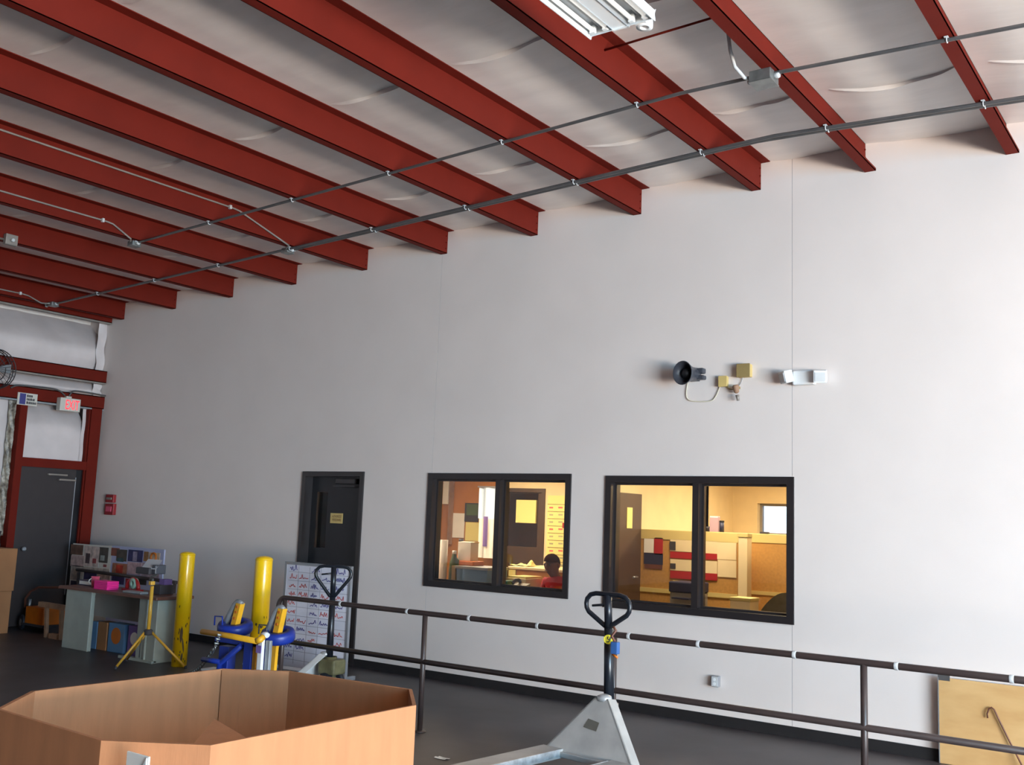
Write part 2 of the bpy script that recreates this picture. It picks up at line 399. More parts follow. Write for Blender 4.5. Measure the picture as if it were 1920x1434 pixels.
MB().box((XL - 0.12, yj2 - 0.10, 0.01), (XL - 0.05, yj2, 2.13)).build('stop', M['doorblack'], d1)
MB().box((XL - 0.05, yj2 - 0.106, 0.4), (XL - 0.036, yj2 - 0.094, 2.02)).build('leaf_edge_strip', M['alu'], d1)  # pale vertical strip beside the leaf edge
a = MB(); a.box((XL - 0.04, 7.52, 2.03), (XL + 0.01, 7.80, 2.055), 0.006); a.box((XL - 0.04, 7.68, 1.965), (XL + 0.015, 7.93, 1.99), 0.006)
a.build('door_closer', M['conduit_l'], d1)
a = MB(); a.lathe([(0.012, 0), (0.012, 0.04), (0.03, 0.05), (0.034, 0.07), (0.02, 0.085)], (XL - 0.04, 7.27, 1.03), (1, 0, 0), 14); a.build('door_knob', M['alu'], d1)

# ------------------------------------------------------------------ back-wall door
def frame_rect(mb, x0, x1, z0, z1, wd, y0, y1, bottom=True):
    mb.box((x0, y0, z0), (x0 + wd, y1, z1)); mb.box((x1 - wd, y0, z0), (x1, y1, z1))
    mb.box((x0 + wd, y0, z1 - wd), (x1 - wd, y1, z1))
    if bottom: mb.box((x0 + wd, y0, z0), (x1 - wd, y1, z0 + wd))
d2 = struct('door_2', ((DOOR[0] + DOOR[1]) / 2, WY, 0))
a = MB(); frame_rect(a, DOOR[0] - 0.025, DOOR[1] + 0.012, 0, DOOR[2] + 0.025, 0.055, WY - 0.02, WY + 0.17, False); a.build('door_frame', M['frame'], d2)
dx0, dx1, dz1 = DOOR[0] + 0.03, DOOR[1] - 0.045, DOOR[2] - 0.03
YD = WY + 0.10
lx0, lx1, lz0, lz1 = W(592, 975, YD).x, W(612, 975, YD).x, W(600, 1027, YD).z, W(605, 922, YD).z
a = MB(); a.box((dx0, YD, 0.01), (lx0, YD + 0.045, dz1)); a.box((lx1, YD, 0.01), (dx1, YD + 0.045, dz1)); a.box((lx0, YD, 0.01), (lx1, YD + 0.045, lz0)); a.box((lx0, YD, lz1), (lx1, YD + 0.045, dz1))
a.build('door_leaf', M['doorblack'], d2)
MB().box((lx0, YD + 0.03, lz0), (lx1, YD + 0.036, lz1)).build('glass_pane', M['glass'], d2)
a = MB(); a.box((W(632, 903, YD - 0.03).x, YD - 0.06, 2.0), (W(650, 903, YD - 0.03).x + 0.16, YD, 2.06), 0.006)
a.box((W(640, 912, YD - .05).x - .1, YD - 0.09, 1.965), (W(655, 912, YD - .05).x + .12, YD - 0.07, 1.982)); a.build('door_closer', M['frame'], d2)
sg = MB().box((W(620, 972, YD).x, YD - 0.008, W(630, 981, YD).z), (W(643, 972, YD).x, YD, W(630, 962, YD).z), 0.003).build('door_sign', M['beige'], d2)
sc = W(631.5, 968, YD - 0.009); text('lettering', 'AUTHORIZED', M['brown'], sg, (sc.x, YD - 0.0095, sc.z), (1, 0, 0), (0, 0, 1), 0.03, 0.15)
sc = W(631.5, 974.5, YD - 0.009); text('lettering', 'PERSONNEL', M['brown'], sg, (sc.x, YD - 0.0095, sc.z), (1, 0, 0), (0, 0, 1), 0.03, 0.15)
a = MB(); a.lathe([(0.028, 0), (0.028, 0.01), (0.012, 0.012), (0.012, 0.045)], (dx0 + 0.07, YD, 1.0), (0, -1, 0), 12); a.tube([(dx0 + 0.07, YD - 0.045, 1.0), (dx0 + 0.17, YD - 0.05, 1.0)], 0.01, 8); a.build('door_lever', M['alu'], d2)

# ------------------------------------------------------------------ windows in the back wall
def window(name, R, mull_px, label_y=1000):
    x0, x1, z0, z1 = R
    o = struct(name, ((x0 + x1) / 2, WY, z0))
    a = MB(); frame_rect(a, x0 - 0.02, x1 + 0.02, z0 - 0.02, z1 + 0.02, 0.062, WY - 0.018, WY + 0.16); a.build('window_frame', M['frame'], o)
    xm = W(mull_px, label_y, WY).x
    MB().box((xm - 0.03, WY - 0.01, z0), (xm + 0.03, WY + 0.15, z1)).build('mullion', M['frame'], o)
    yg = WY + 0.075
    for xa, xb in ((x0 + 0.04, xm - 0.03), (xm + 0.03, x1 - 0.04)):
        a = MB(); frame_rect(a, xa, xb, z0 + 0.04, z1 - 0.04, 0.022, yg - 0.018, yg + 0.018); a.build('sash', M['frame'], o)
        MB().box((xa + 0.02, yg - 0.003, z0 + 0.06), (xb - 0.02, yg + 0.003, z1 - 0.06)).build('glass_pane', M['glass'], o)
    return o
window('window_1', W1, 931)
window('window_2', W2, 1304)

# ------------------------------------------------------------------ offices behind the wall
OY = WY + 0.15
PX = -5.05
a = MB(); a.box((XL, OY, 2.42), (XR, 12.9, 2.5)); oc = a.build('ceiling_office', M['office'], kind='structure')
MB().box((PX - 0.1, OY, 0), (PX, 11.8, 2.42)).build('wall_partition', M['office'], kind='structure')
BY = 11.7
ow = (W(1420, 970, BY).x, W(1500, 970, BY).x + 0.35, W(1450, 1004, BY).z, W(1450, 944, BY).z)
a = MB(); a.box((PX, BY, 0), (ow[0], BY + 0.2, 2.42)); a.box((ow[1], BY, 0), (XR, BY + 0.2, 2.42)); a.box((ow[0], BY, 0), (ow[1], BY + 0.2, ow[2])); a.box((ow[0], BY, ow[3]), (ow[1], BY + 0.2, 2.42))
a.build('wall_office', M['office'], kind='structure')
MB().box((-1.2, OY, 0), (-1.1, BY, 2.42)).build('wall_office_right', M['office'], kind='structure')
w3 = struct('window_3', ((ow[0] + ow[1]) / 2, BY, ow[2]))
a = MB(); frame_rect(a, ow[0] - 0.01, ow[1] + 0.01, ow[2] - 0.01, ow[3] + 0.01, 0.04, BY + 0.08, BY + 0.14); a.build('window_frame', M['greypl'], w3)
MB().box((ow[0] + 0.03, BY + 0.11, ow[2] + 0.03), (ow[1] - 0.03, BY + 0.116, ow[3] - 0.03)).build('glass_pane', M['glass'], w3)
B1 = 10.9
a = MB()
xo = W(938, 960, B1).x
a.box((XL, B1, 0), (xo, B1 + 0.1, 2.42)); a.build('wall_office_back', M['officeo'], kind='structure')
xdr = W(1022, 960, B1).x
a = MB(); a.box((xdr, B1, 0), (PX, B1 + 0.1, 2.42)); a.box((xo, B1, 2.08), (xdr, B1 + 0.1, 2.42)); a.build('wall_office_front', M['office'], kind='structure')
MB().box((-10.6, OY, 0), (-10.5, B1, 2.42)).build('wall_office_left', M['office'], kind='structure')

# brown door in front office
d3 = struct('door_3', ((xo + xdr) / 2, B1, 0))
a = MB(); frame_rect(a, xo, xdr, 0, 2.08, 0.05, B1 - 0.02, B1 + 0.1, False); a.build('door_frame', M['brdoor'], d3)
gx0, gx1, gz0, gz1 = W(950, 960, B1).x, W(1006, 960, B1).x, W(985, 1025, B1).z, W(985, 925, B1).z
a = MB(); a.box((xo + 0.05, B1 + 0.03, 0.01), (gx0, B1 + 0.07, 2.03)); a.box((gx1, B1 + 0.03, 0.01), (xdr - 0.05, B1 + 0.07, 2.03)); a.box((gx0, B1 + 0.03, 0.01), (gx1, B1 + 0.07, gz0)); a.box((gx0, B1 + 0.03, gz1), (gx1, B1 + 0.07, 2.03)); a.build('door_leaf', M['brdoor'], d3)
MB().box((gx0, B1 + 0.045, gz0), (gx1, B1 + 0.05, gz1)).build('glass_pane', M['glass'], d3)
MB().box((W(967, 950, B1).x, B1 + 0.01, W(980, 980, B1).z), (W(1004, 950, B1).x, B1 + 0.04, W(980, 937, B1).z)).build('lit_room_view', M['yellowp'], d3)  # yellow panel paints the bright view into the lit next room
MB().box((-9.5, 12.6, 0), (-5.1, 12.7, 2.42)).build('wall_corridor', M['brown'], kind='structure')

# dark brown office door on the partition seen through the right window
d4 = struct('door_4', (PX, 8.9, 0))
y0d, y1d, ztd = 8.48, WX(1195, 1000, PX).y, WX(1180, 925, PX).z
MB().box((PX, y0d, 0.01), (PX + 0.045, y1d, ztd)).build('door_leaf', M['brdoor'], d4)
yl0, yl1 = WX(1168, 960, PX).y, WX(1178, 960, PX).y
MB().box((PX + 0.04, yl0, WX(1173, 990, PX).z), (PX + 0.05, yl1, WX(1173, 951, PX).z)).build('vision_pane', M['yellowp'], d4)
hz = WX(1175, 1081, PX)
a = MB(); a.tube([(PX + 0.045, hz.y + 0.06, hz.z), (PX + 0.09, hz.y + 0.06, hz.z), (PX + 0.095, hz.y - 0.04, hz.z)], 0.011, 8); a.build('door_lever', M['alu'], d4)

def rect(px0, py0, px1, py1, y):
    p = W(px0, (py0 + py1) / 2, y); q = W(px1, (py0 + py1) / 2, y)
    cxp = (px0 + px1) / 2
    return p.x, q.x, W(cxp, py1, y).z, W(cxp, py0, y).z
def slab(name, px0, py0, px1, py1, y, m, parent=None, th=0.006, label=None, cat=None, group=None, bev=0.0, z0=None):
    x0, x1, za, zb_ = rect(px0, py0, px1, py1, y)
    if z0 is not None: za = z0
    o = MB().box((x0, y - th, za), (x1, y, zb_), bev).build(name, M[m], parent, loc=((x0 + x1) / 2, y - th / 2, za))
    if cat: tag(o, label, cat, group)
    return o

# cubicle of tan panels behind the right window
CY = 9.28
xc0, xc1 = PX + 0.02, W(1384, 1040, CY).x
ztop = W(1290, 995, CY).z
cub = thing('office_partition', 'tan fabric cubicle panel pinned with papers behind the right window', 'partition', ((xc0 + xc1) / 2, CY, 0))
MB().box((xc0, CY, 0.08), (xc1, CY + 0.05, ztop - 0.10)).build('fabric_face', M['cork'], cub)
MB().box((xc0, CY - 0.008, ztop - 0.10), (xc1, CY + 0.058, ztop), 0.006).build('top_trim', M['corktrim'], cub)
MB().box((xc0, CY - 0.01, W(1250, 1112, CY).z), (xc1, CY, W(1250, 1104, CY).z)).build('rail_trim', M['corktrim'], cub)
MB().box((xc0, CY - 0.004, 0), (xc1, CY + 0.054, 0.08)).build('kick_plate', M['greypl'], cub)
xe0, xe1 = W(1384, 1050, CY - 0.12).x, W(1401, 1050, CY - 0.12).x
e = thing('office_partition', 'pale narrow end panel of the cubicle between the two tan panels', 'partition', ((xe0 + xe1) / 2, CY - 0.06, 0))
MB().box((xe0, CY - 0.12, 0.05), (xe1, CY - 0.01, ztop - 0.04), 0.004).build('core', M['office'], e)
MB().box((xe0 - 0.005, CY - 0.125, ztop - 0.04), (xe1 + 0.005, CY - 0.01, ztop - 0.0), 0.004).build('top_trim', M['corktrim'], e)
MB().box((xe0, CY - 0.12, 0), (xe1, CY - 0.01, 0.05)).build('kick_plate', M['greypl'], e)
C2 = 9.5
x2a, x2b = W(1403, 1050, C2).x, -2.3
z2 = W(1440, 1001, C2).z
cub2 = thing('office_partition', 'plain orange-tan cubicle panel under the bright office window', 'partition', ((x2a + x2b) / 2, C2, 0))
MB().box((x2a, C2, 0.08), (x2b, C2 + 0.05, z2 - 0.09)).build('fabric_face', M['cork'], cub2)
MB().box((x2a, C2 - 0.008, z2 - 0.09), (x2b, C2 + 0.058, z2), 0.006).build('top_trim', M['corktrim'], cub2)
MB().box((x2a, C2 - 0.01, W(1440, 1116, C2).z), (x2b, C2, W(1440, 1109, C2).z)).build('rail_trim', M['corktrim'], cub2)
MB().box((x2a, C2 - 0.004, 0), (x2b, C2 + 0.054, 0.08)).build('kick_plate', M['greypl'], cub2)
# papers pinned on the panel
slab('paper_sheet', 1208, 1008, 1226, 1036, CY - 0.001, 'paper', label='small white sheet pinned at the top left of the cubicle panel', cat='paper')
pc = thing('wall_calendar', 'dark blue calendar with a red picture pinned beside the brown door', 'calendar', W(1228, 1060, CY))
slab('picture', 1227, 1008, 1243, 1040, CY - 0.002, 'plred', pc); slab('sheet', 1208, 1037, 1243, 1058, CY - 0.002, 'navy', pc); slab('lower_sheet', 1209, 1058, 1242, 1066, CY - 0.002, 'brown', pc)
ch = thing('status_chart', 'wide white chart with two red bars pinned on the cubicle panel', 'chart', W(1300, 1050, CY))
for q in ((1257, 1012, 1300, 1034), (1257, 1049, 1300, 1070), (1300, 1014, 1345, 1037), (1345, 1017, 1381, 1049), (1300, 1051, 1345, 1074), (1346, 1050, 1381, 1082)):
    slab('sheet', *q, CY - 0.002, 'office', ch)
for q in ((1257, 1035, 1300, 1047), (1300, 1037, 1345, 1048.5), (1257, 1071, 1300, 1085), (1300, 1074, 1345, 1087)): slab('red_bar', *q, CY - 0.004, 'plred', ch)
for q in ((1256, 1015, 1267, 1031), (1257, 1056, 1267, 1066)): slab('picture', *q, CY - 0.006, 'ink_dark', ch)
slab('paper_note', 1262, 1088, 1272, 1106, CY - 0.002, 'yellowp', label='yellow sticky note pinned left of the navy-topped printer', cat='note')
# printer on stand
x0, x1, za, zt = rect(1273, 1090, 1326, 1140, CY - 0.14)
pr = thing('office_printer', 'grey printer with navy top standing before the cubicle panel', 'printer', ((x0 + x1) / 2, CY - 0.2, 0))
MB().box((x0 + 0.01, CY - 0.36, 0.75), (x1 - 0.01, CY - 0.1, zt - 0.10), 0.01).build('body', M['greypl'], pr)
MB().box((x0, CY - 0.37, zt - 0.10), (x1, CY - 0.1, zt), 0.012).build('lid', M['navy'], pr)
MB().box((x0 + 0.06, CY - 0.42, zt - 0.16), (x1 - 0.06, CY - 0.36, zt - 0.145)).build('paper_tray', M['navy'], pr)
MB().box((x0 - 0.03, CY - 0.42, 0.0), (x1 + 0.03, CY - 0.04, 0.75), 0.008).build('stand', M['office'], pr)
# things on top of the panel
mg = thing('pink_box', 'pink carton standing on top of the cubicle panel', 'carton', W(1340, 995, CY + 0.025))
mg.location.z = ztop
x0, x1, za, zt = rect(1332, 968, 1348, 995, CY + 0.02); MB().box((x0, CY - 0.0, ztop), (x1, CY + 0.05, zt), 0.003).build('carton_body', M['carton_pink'], mg); MB().box((x0 + 0.004, CY - 0.002, zt - 0.012), (x1 - 0.004, CY + 0.052, zt + 0.002)).build('lid_flap', M['paper'], mg)
x0, x1, za, zt = rect(1349, 976, 1357, 996, CY + 0.02); mg2 = thing('dark_canister', 'dark canister right of the pink carton on the cubicle panel', 'canister', ((x0 + x1) / 2, CY + 0.025, ztop)); r_ = (x1 - x0) / 2
a = MB(); a.lathe([(r_, 0), (r_, zt - ztop - 0.015)], ((x0 + x1) / 2, CY + 0.025, ztop), n=14); a.build('can_body', M['navy'], mg2); a = MB(); a.lathe([(r_ + 0.002, 0), (r_ + 0.002, 0.015), (r_ * 0.5, 0.018)], ((x0 + x1) / 2, CY + 0.025, zt - 0.015), n=14); a.build('lid', M['black'], mg2)
x0, x1, za, zt = rect(1324, 985, 1331, 995, CY + 0.02); bw = thing('dark_bowl', 'small dark bowl left of the pink carton on the cubicle panel', 'bowl', ((x0 + x1) / 2, CY + 0.025, ztop)); a = MB(); a.lathe([(0.02, 0), (0.035, 0.03), (0.04, 0.05), (0.036, 0.05), (0.018, 0.006)], ((x0 + x1) / 2, CY + 0.025, ztop), n=14); a.build('bowl_body', M['ink_dark'], bw)
x0, x1, za, zt = rect(1424, 994, 1440, 1001, C2); o = MB().box((x0, C2 + 0.005, z2), (x1, C2 + 0.045, z2 + 0.02), 0.004).build('stapler', M['ink_dark'], loc=((x0 + x1) / 2, C2 + 0.02, z2)); tag(o, 'flat dark stapler lying on the plain cubicle panel trim', 'stapler')
# low carton by end panel
x0, x1, za, zt = rect(1384, 1119, 1421, 1146, 8.78); cb = thing('storage_box', 'cream storage box in front of the pale cubicle end panel', 'box', ((x0 + x1) / 2, 8.7, 0))
MB().box((x0, 8.6, 0.0), (x1, 8.8, zt - 0.03), 0.004).build('box_body', M['office'], cb); MB().box((x0 - 0.005, 8.595, zt - 0.03), (x1 + 0.005, 8.805, zt), 0.004).build('lid', M['corktrim'], cb)
# chair back at right
cp = W(1466, 1128, 8.85)
oc_ = thing('office_chair', 'grey-olive office chair back showing at the right window corner', 'chair', (cp.x, 8.9, 0))
a = MB(); a.grid(12, 12, lambda u, v: (cp.x - 0.2 + 0.42 * u, 8.86 + 0.05 * math.cos((u - 0.5) * 3), 0.55 + (0.6 - 0.18 * (2 * u - 1) ** 2) * v * 0.93))
a.grid(12, 12, lambda u, v: (cp.x - 0.2 + 0.42 * u, 8.93 + 0.05 * math.cos((u - 0.5) * 3), 0.55 + (0.6 - 0.18 * (2 * u - 1) ** 2) * v * 0.93)); a.build('backrest', M['chairf'], oc_)
MB().box((cp.x - 0.23, 8.95, 0.43), (cp.x + 0.23, 9.35, 0.5), 0.02).build('seat', M['chairf'], oc_)
a = MB(); a.tube([(cp.x, 9.12, 0.43), (cp.x, 9.12, 0.08)], 0.025); a.build('gas_column', M['black'], oc_)
a = MB()
for k in range(5): t_ = 2 * PI * k / 5; a.tube([(cp.x, 9.12, 0.09), (cp.x + 0.27 * math.cos(t_), 9.12 + 0.27 * math.sin(t_), 0.04)], 0.02, 8)
a.build('star_base', M['black'], oc_)
a = MB(); a.tube([(cp.x, 8.95, 0.6), (cp.x, 9.0, 0.45), (cp.x, 9.05, 0.43)], 0.02, 8); a.build('back_bracket', M['black'], oc_)
# office ceiling lamps; the first two are bodies added for the fill lights
for (lx, ly, lab) in ((-3.9, 8.8, 'flat lit fill panel added between the right window and the cubicle panels'), (-7.6, 8.75, 'flat lit fill panel added above the counter at the left window'), (-3.6, 10.4, 'flat lit ceiling lamp over the cubicle panels'), (-7.4, 9.8, 'flat lit ceiling lamp over the red-shirted person')):
    t_ = thing('ceiling_lamp', lab, 'lamp', (lx, ly, 2.42)); MB().box((lx - 0.62, ly - 0.32, 2.385), (lx + 0.62, ly + 0.32, 2.42), 0.004).build('lamp_housing', M['white'], t_); MB().box((lx - 0.58, ly - 0.28, 2.378), (lx + 0.58, ly + 0.28, 2.386)).build('lens', M['oflamp'], t_)

# --- front office behind the left window
slab('pale_post', 833, 897, 843, 945, B1 - 0.02, 'paper', label='pale upright strip high on the orange office wall', cat='strip', th=0.03)
slab('pale_strip', 843, 897, 850, 1020, B1 - 0.02, 'lumber', label='pinkish wooden upright against the orange office wall', cat='strip', th=0.03)
slab('notice_sheet', 849, 962, 871, 1008, B1 - 0.01, 'paper', label='tall white notice taped on the orange office wall', cat='paper')
pp = thing('framed_picture', 'dark green picture in a black frame on the orange wall', 'picture', W(886, 960, B1)); slab('picture_frame', 873, 943, 898, 978, B1 - 0.004, 'ink_dark', pp, 0.02); slab('print', 875, 945, 896, 966, B1 - 0.025, 'green', pp, 0.004)
slab('notice_sheet', 873, 979, 901, 1014, B1 - 0.01, 'yellowp', label='cream paper sheet below the dark green picture', cat='paper')
bn = thing('outdoor_backdrop', 'bright pale banner with a purple edge hanging beside the window mullion', 'backdrop', W(910, 980, B1 - 0.3))  # made-up cloth standing in for bright outdoors at the glass
x0, x1, za, zt = rect(896, 914, 926, 1046, B1 - 0.3)
MB().grid(12, 12, lambda u, v: (x0 + (x1 - x0) * u, B1 - 0.3 + 0.03 * math.sin(u * 9), W(905, 972, B1 - 0.3).z + (zt - W(905, 972, B1 - 0.3).z) * v)).build('upper_cloth', M['backdrop'], bn)
MB().grid(12, 12, lambda u, v: (x0 + (x1 - x0) * (0.1 + 0.9 * u), B1 - 0.31 + 0.03 * math.sin(u * 9), za + (W(905, 972, B1 - 0.3).z - za) * v)).build('lower_cloth', M['paper'], bn)
MB().grid(6, 12, lambda u, v: (x0 + (x1 - x0) * (0.5 + 0.3 * u), B1 - 0.352 + 0.008 * math.sin(u * 5), za + 0.15 + (W(905, 968, B1 - 0.3).z - za - 0.15) * v)).build('purple_band', M['purple'], bn)
MB().box((x0 - 0.02, B1 - 0.31, zt), (x1 + 0.02, B1 - 0.29, zt + 0.02)).build('rod', M['alu'], bn)
a = MB(); a.box((x0, B1 - 0.29, zt + 0.005), (x0 + 0.012, B1, zt + 0.015)); a.build('wall_bracket', M['alu'], bn)
# counter along the window
ct = thing('office_counter', 'long counter under the left window holding totes and papers', 'counter', (-6.9, 9.0, 0))
MB().box((-9.2, 8.50, 0.74), (-6.23, 9.35, 0.78), 0.006).build('counter_top', M['desk'], ct)
for xx in (-9.15, -7.6, -6.26): MB().box((xx, 8.55, 0), (xx + 0.04, 9.3, 0.74)).build('leg_panel', M['greypl'], ct)
TZ = 0.78
x0, x1, za, zt = rect(863, 1062, 921, 1095, 8.75)
bt = thing('blue_tote', 'light blue plastic tote behind the left window pane', 'bin', ((x0 + x1) / 2, 8.85, TZ))
a = MB(); a.prism([(x0 + 0.02, 8.68, TZ), (x1 - 0.02, 8.68, TZ), (x1, 8.68, zt - 0.02), (x0, 8.68, zt - 0.02)], (0, 0.36, 0)); a.build('tote_body', M['bluebin'], bt)
a = MB(); frame_rect(a, x0 - 0.015, x1 + 0.015, 0, 0, 0, 0, 0) if 0 else None; a.box((x0 - 0.015, 8.665, zt - 0.03), (x1 + 0.015, 9.055, zt), 0.006); a.build('tote_rim', M['greyst'], bt)
x0, x1, za, zt2 = rect(872, 1046, 900, 1060, 8.9); o = MB().box((x0, 8.78, zt), (x1, 8.98, zt + 0.05), 0.01).build('folded_cloth', M['orange'], loc=((x0 + x1) / 2, 8.88, zt)); tag(o, 'orange folded cloth lying on the blue tote', 'cloth')
x0, x1, za, z3 = rect(875, 1016, 899, 1052, 9.0); dl = thing('white_carton', 'white open carton standing on the blue tote', 'carton', ((x0 + x1) / 2, 8.96, zt + 0.05)); MB().box((x0, 8.84, zt + 0.05), (x1, 8.98, z3), 0.003).build('carton_body', M['paper'], dl); MB().box((x0 - 0.004, 8.90, z3 - 0.01), (x1 + 0.004, 8.985, z3 + 0.004)).build('carton_flap', M['office'], dl)
x0, x1, za, zt = rect(824, 1012, 838, 1094, 8.66); pt = thing('paper_towel_roll', 'tall white paper roll at the left edge of the left window', 'roll', ((x0 + x1) / 2, 8.66, TZ)); r_ = (x1 - x0) * 0.42
a = MB(); a.lathe([(r_, 0.02), (r_, zt - TZ)], ((x0 + x1) / 2, 8.66, TZ), n=18); a.build('roll', M['paper'], pt); a = MB(); a.lathe([(r_ * 1.1, 0), (r_ * 1.1, 0.02)], ((x0 + x1) / 2, 8.66, TZ), n=18); a.build('base_disc', M['greypl'], pt)
x0, x1, za, zt = rect(836, 1032, 853, 1092, 8.72); gb = thing('green_jug', 'dark green jug between the paper roll and the blue tote', 'jug', ((x0 + x1) / 2, 8.78, TZ)); r_ = (x1 - x0) * 0.42; H = zt - TZ
a = MB(); a.lathe([(r_ * 0.95, 0), (r_, 0.02), (r_, H * 0.6), (r_ * 0.9, H * 0.75), (r_ * 0.4, H * 0.92), (r_ * 0.35, H * 0.95)], ((x0 + x1) / 2, 8.78, TZ), n=16); a.build('jug_body', M['green'], gb); a = MB(); a.lathe([(r_ * 0.45, 0), (r_ * 0.45, H * 0.07)], ((x0 + x1) / 2, 8.78, TZ + H * 0.93), n=12); a.build('cap', M['white'], gb)
a = MB(); a.tube([((x0 + x1) / 2 + r_ * 0.5, 8.78, TZ + H * 0.86), ((x0 + x1) / 2 + r_ * 1.15, 8.78, TZ + H * 0.8), ((x0 + x1) / 2 + r_ * 1.05, 8.78, TZ + H * 0.5)], 0.008, 8); a.build('handle', M['green'], gb)
x0, x1, za, zt = rect(850.5, 1060, 858, 1093, 8.72); o = MB().box((x0, 8.68, TZ), (x1, 8.76, zt), 0.004).build('mustard_carton', M['tan'], loc=((x0 + x1) / 2, 8.72, TZ)); tag(o, 'narrow mustard carton wedged beside the blue tote', 'carton')
x0, x1, za, zt = rect(855, 1010, 873, 1048, 9.2); o = thing('amber_bottle', 'amber bottle standing behind the green jug', 'bottle', ((x0 + x1) / 2, 9.2, TZ)); r_ = (x1 - x0) * 0.4; H = zt - TZ
a = MB(); a.lathe([(r_, 0), (r_, H * 0.6), (r_ * 0.4, H * 0.78), (r_ * 0.4, H * 0.94)], ((x0 + x1) / 2, 9.2, TZ), n=14); a.build('bottle_body', M['orange'], o); a = MB(); a.lathe([(r_ * 0.5, 0), (r_ * 0.5, H * 0.07)], ((x0 + x1) / 2, 9.2, TZ + H * 0.93), n=12); a.build('cap', M['ink_dark'], o)
# desk deeper in the office with papers
DY = 9.75
dk = thing('office_desk', 'wooden office desk with cream papers before the brown glazed door', 'desk', (-7.4, 10.0, 0))
x0, x1, za, zt = rect(952, 1064, 1030, 1078, DY)
MB().box((x0, DY, zt - 0.03), (x1 + 0.5, DY + 0.7, zt), 0.005).build('desk_top', M['office'], dk)
MB().box((x0 + 0.02, DY + 0.02, 0.0), (x1 + 0.48, DY + 0.05, zt - 0.03)).build('front_panel', M['officeo'], dk)
for xx in (x0 + 0.02, x1 + 0.44): MB().box((xx, DY + 0.05, 0), (xx + 0.04, DY + 0.68, zt - 0.03)).build('side_panel', M['officeo'], dk)
x0, x1, za, zq = rect(953, 1068, 966, 1081, DY); o = MB().box((x0, DY + 0.005, za), (x1, DY + 0.018, zq)).build('pinned_note', M['yellowp'], loc=(x0, DY, za)); tag(o, 'square cream note stuck on the front of the office desk', 'note')
for q, lab in (((963, 1057, 985, 1062), 'loose cream papers heaped on the left of the office desk'), ((985, 1050, 1002, 1063), 'crumpled pale paper heaped on the middle of the office desk')):
    x0, x1, za, zq = rect(*q, DY + 0.25); o = MB()
    o.grid(8, 8, lambda u, v: (x0 + (x1 - x0) * u, DY + 0.15 + 0.22 * v, zt + 0.003 + (0.012 + (zq - zt) * 0.9 * max(0, math.sin(PI * u) * math.sin(PI * v))) * (0.6 + 0.4 * math.sin(9 * u + 5 * v))))
    o = o.build('paper_pile', M['yellowp'], loc=((x0 + x1) / 2, DY + 0.25, zt)); tag(o, lab, 'paper')
x0, x1, za, zq = rect(948, 1088, 960, 1101, 8.7); o = MB().box((x0, 8.62, TZ), (x1, 8.75, zq), 0.01).build('teal_cup', M['teal'], loc=((x0 + x1) / 2, 8.68, TZ)); tag(o, 'teal box low behind the right pane of the left window', 'box')
tr = thing('paper_tray', 'cream paper tray of forms in front of the red-shirted person', 'tray', W(1000, 1085, 9.1)); tr.location.z = TZ
x0, x1, za, zq = rect(962, 1078, 1001, 1100, 9.1)
MB().box((x0, 8.95, TZ), (x1, 9.3, zq - 0.03), 0.006).build('tray_body', M['office'], tr); MB().box((x0 + 0.02, 8.97, zq - 0.03), (x1 - 0.02, 9.28, zq - 0.01)).build('forms', M['yellowp'], tr)
x0, x1, za, zq = rect(962, 1090, 986, 1102, 8.66); o = thing('desk_telephone', 'small dark telephone beside the teal box on the counter', 'telephone', ((x0 + x1) / 2, 8.65, TZ)); MB().prism([(x0, 8.58, TZ), (x0, 8.74, TZ), (x0, 8.74, zq - 0.02), (x0, 8.58, zq - 0.06)], (x1 - x0, 0, 0)).build('base', M['greypl'], o); a = MB(); a.tube([(x0 + 0.02, 8.62, zq - 0.02), (x0 + 0.03, 8.66, zq + 0.01), (x0 + 0.03, 8.72, zq + 0.01), (x0 + 0.02, 8.76, zq - 0.01)], 0.018, 8); a.build('handset', M['ink_dark'], o)
# schedule sheet on the cream wall
sc_ = thing('schedule_board', 'tall cream schedule board with rows behind the red-shirted person', 'board', W(1043, 1000, B1))
slab('board_face', 1026, 929, 1063, 1068, B1 - 0.006, 'yellowp', sc_, 0.012)
for k in range(9):
    slab('row_line', 1027, 945 + 13.5 * k, 1062, 946.2 + 13.5 * k, B1 - 0.019, 'tan', sc_, 0.002)
    slab('row_mark', 1030, 950 + 13.5 * k, 1037, 953 + 13.5 * k, B1 - 0.019, 'ink_red' if k % 3 == 0 else 'row_grey', sc_, 0.002)
    slab('row_mark', 1047, 950 + 13.5 * k, 1055, 953 + 13.5 * k, B1 - 0.019, 'ink_red' if k % 3 == 0 else 'row_grey', sc_, 0.002)
slab('red_marker', 1055, 980, 1062, 990, B1 - 0.021, 'plred', sc_, 0.01)

# person: seated, red shirt, facing towards the hall with head a little turned
def skinmesh(name, verts, eds, radii, m, parent, sub=2):
    me = bpy.data.meshes.new(name); me.from_pydata([tuple(Vector(v) - wpos(parent)) for v in verts], eds, []); me.update()
    o = bpy.data.objects.new(name, me); COL.objects.link(o); o.parent = parent
    mod = o.modifiers.new('skin', 'SKIN'); mod.use_smooth_shade = True
    for i, r in enumerate(radii): me.skin_vertices[0].data[i].radius = r if isinstance(r, tuple) else (r, r)
    me.skin_vertices[0].data[0].use_root = True
    s_ = o.modifiers.new('sub', 'SUBSURF'); s_.levels = sub; s_.render_levels = sub
    bpy.context.view_layer.update()
    ev = bpy.data.meshes.new_from_object(o.evaluated_get(bpy.context.evaluated_depsgraph_get()))
    o.modifiers.clear(); o.data = ev; ev.materials.clear(); ev.materials.append(m)
    for p_ in ev.polygons: p_.use_smooth = True
    return o
ph = W(1034, 1059, 9.15)      # head centre
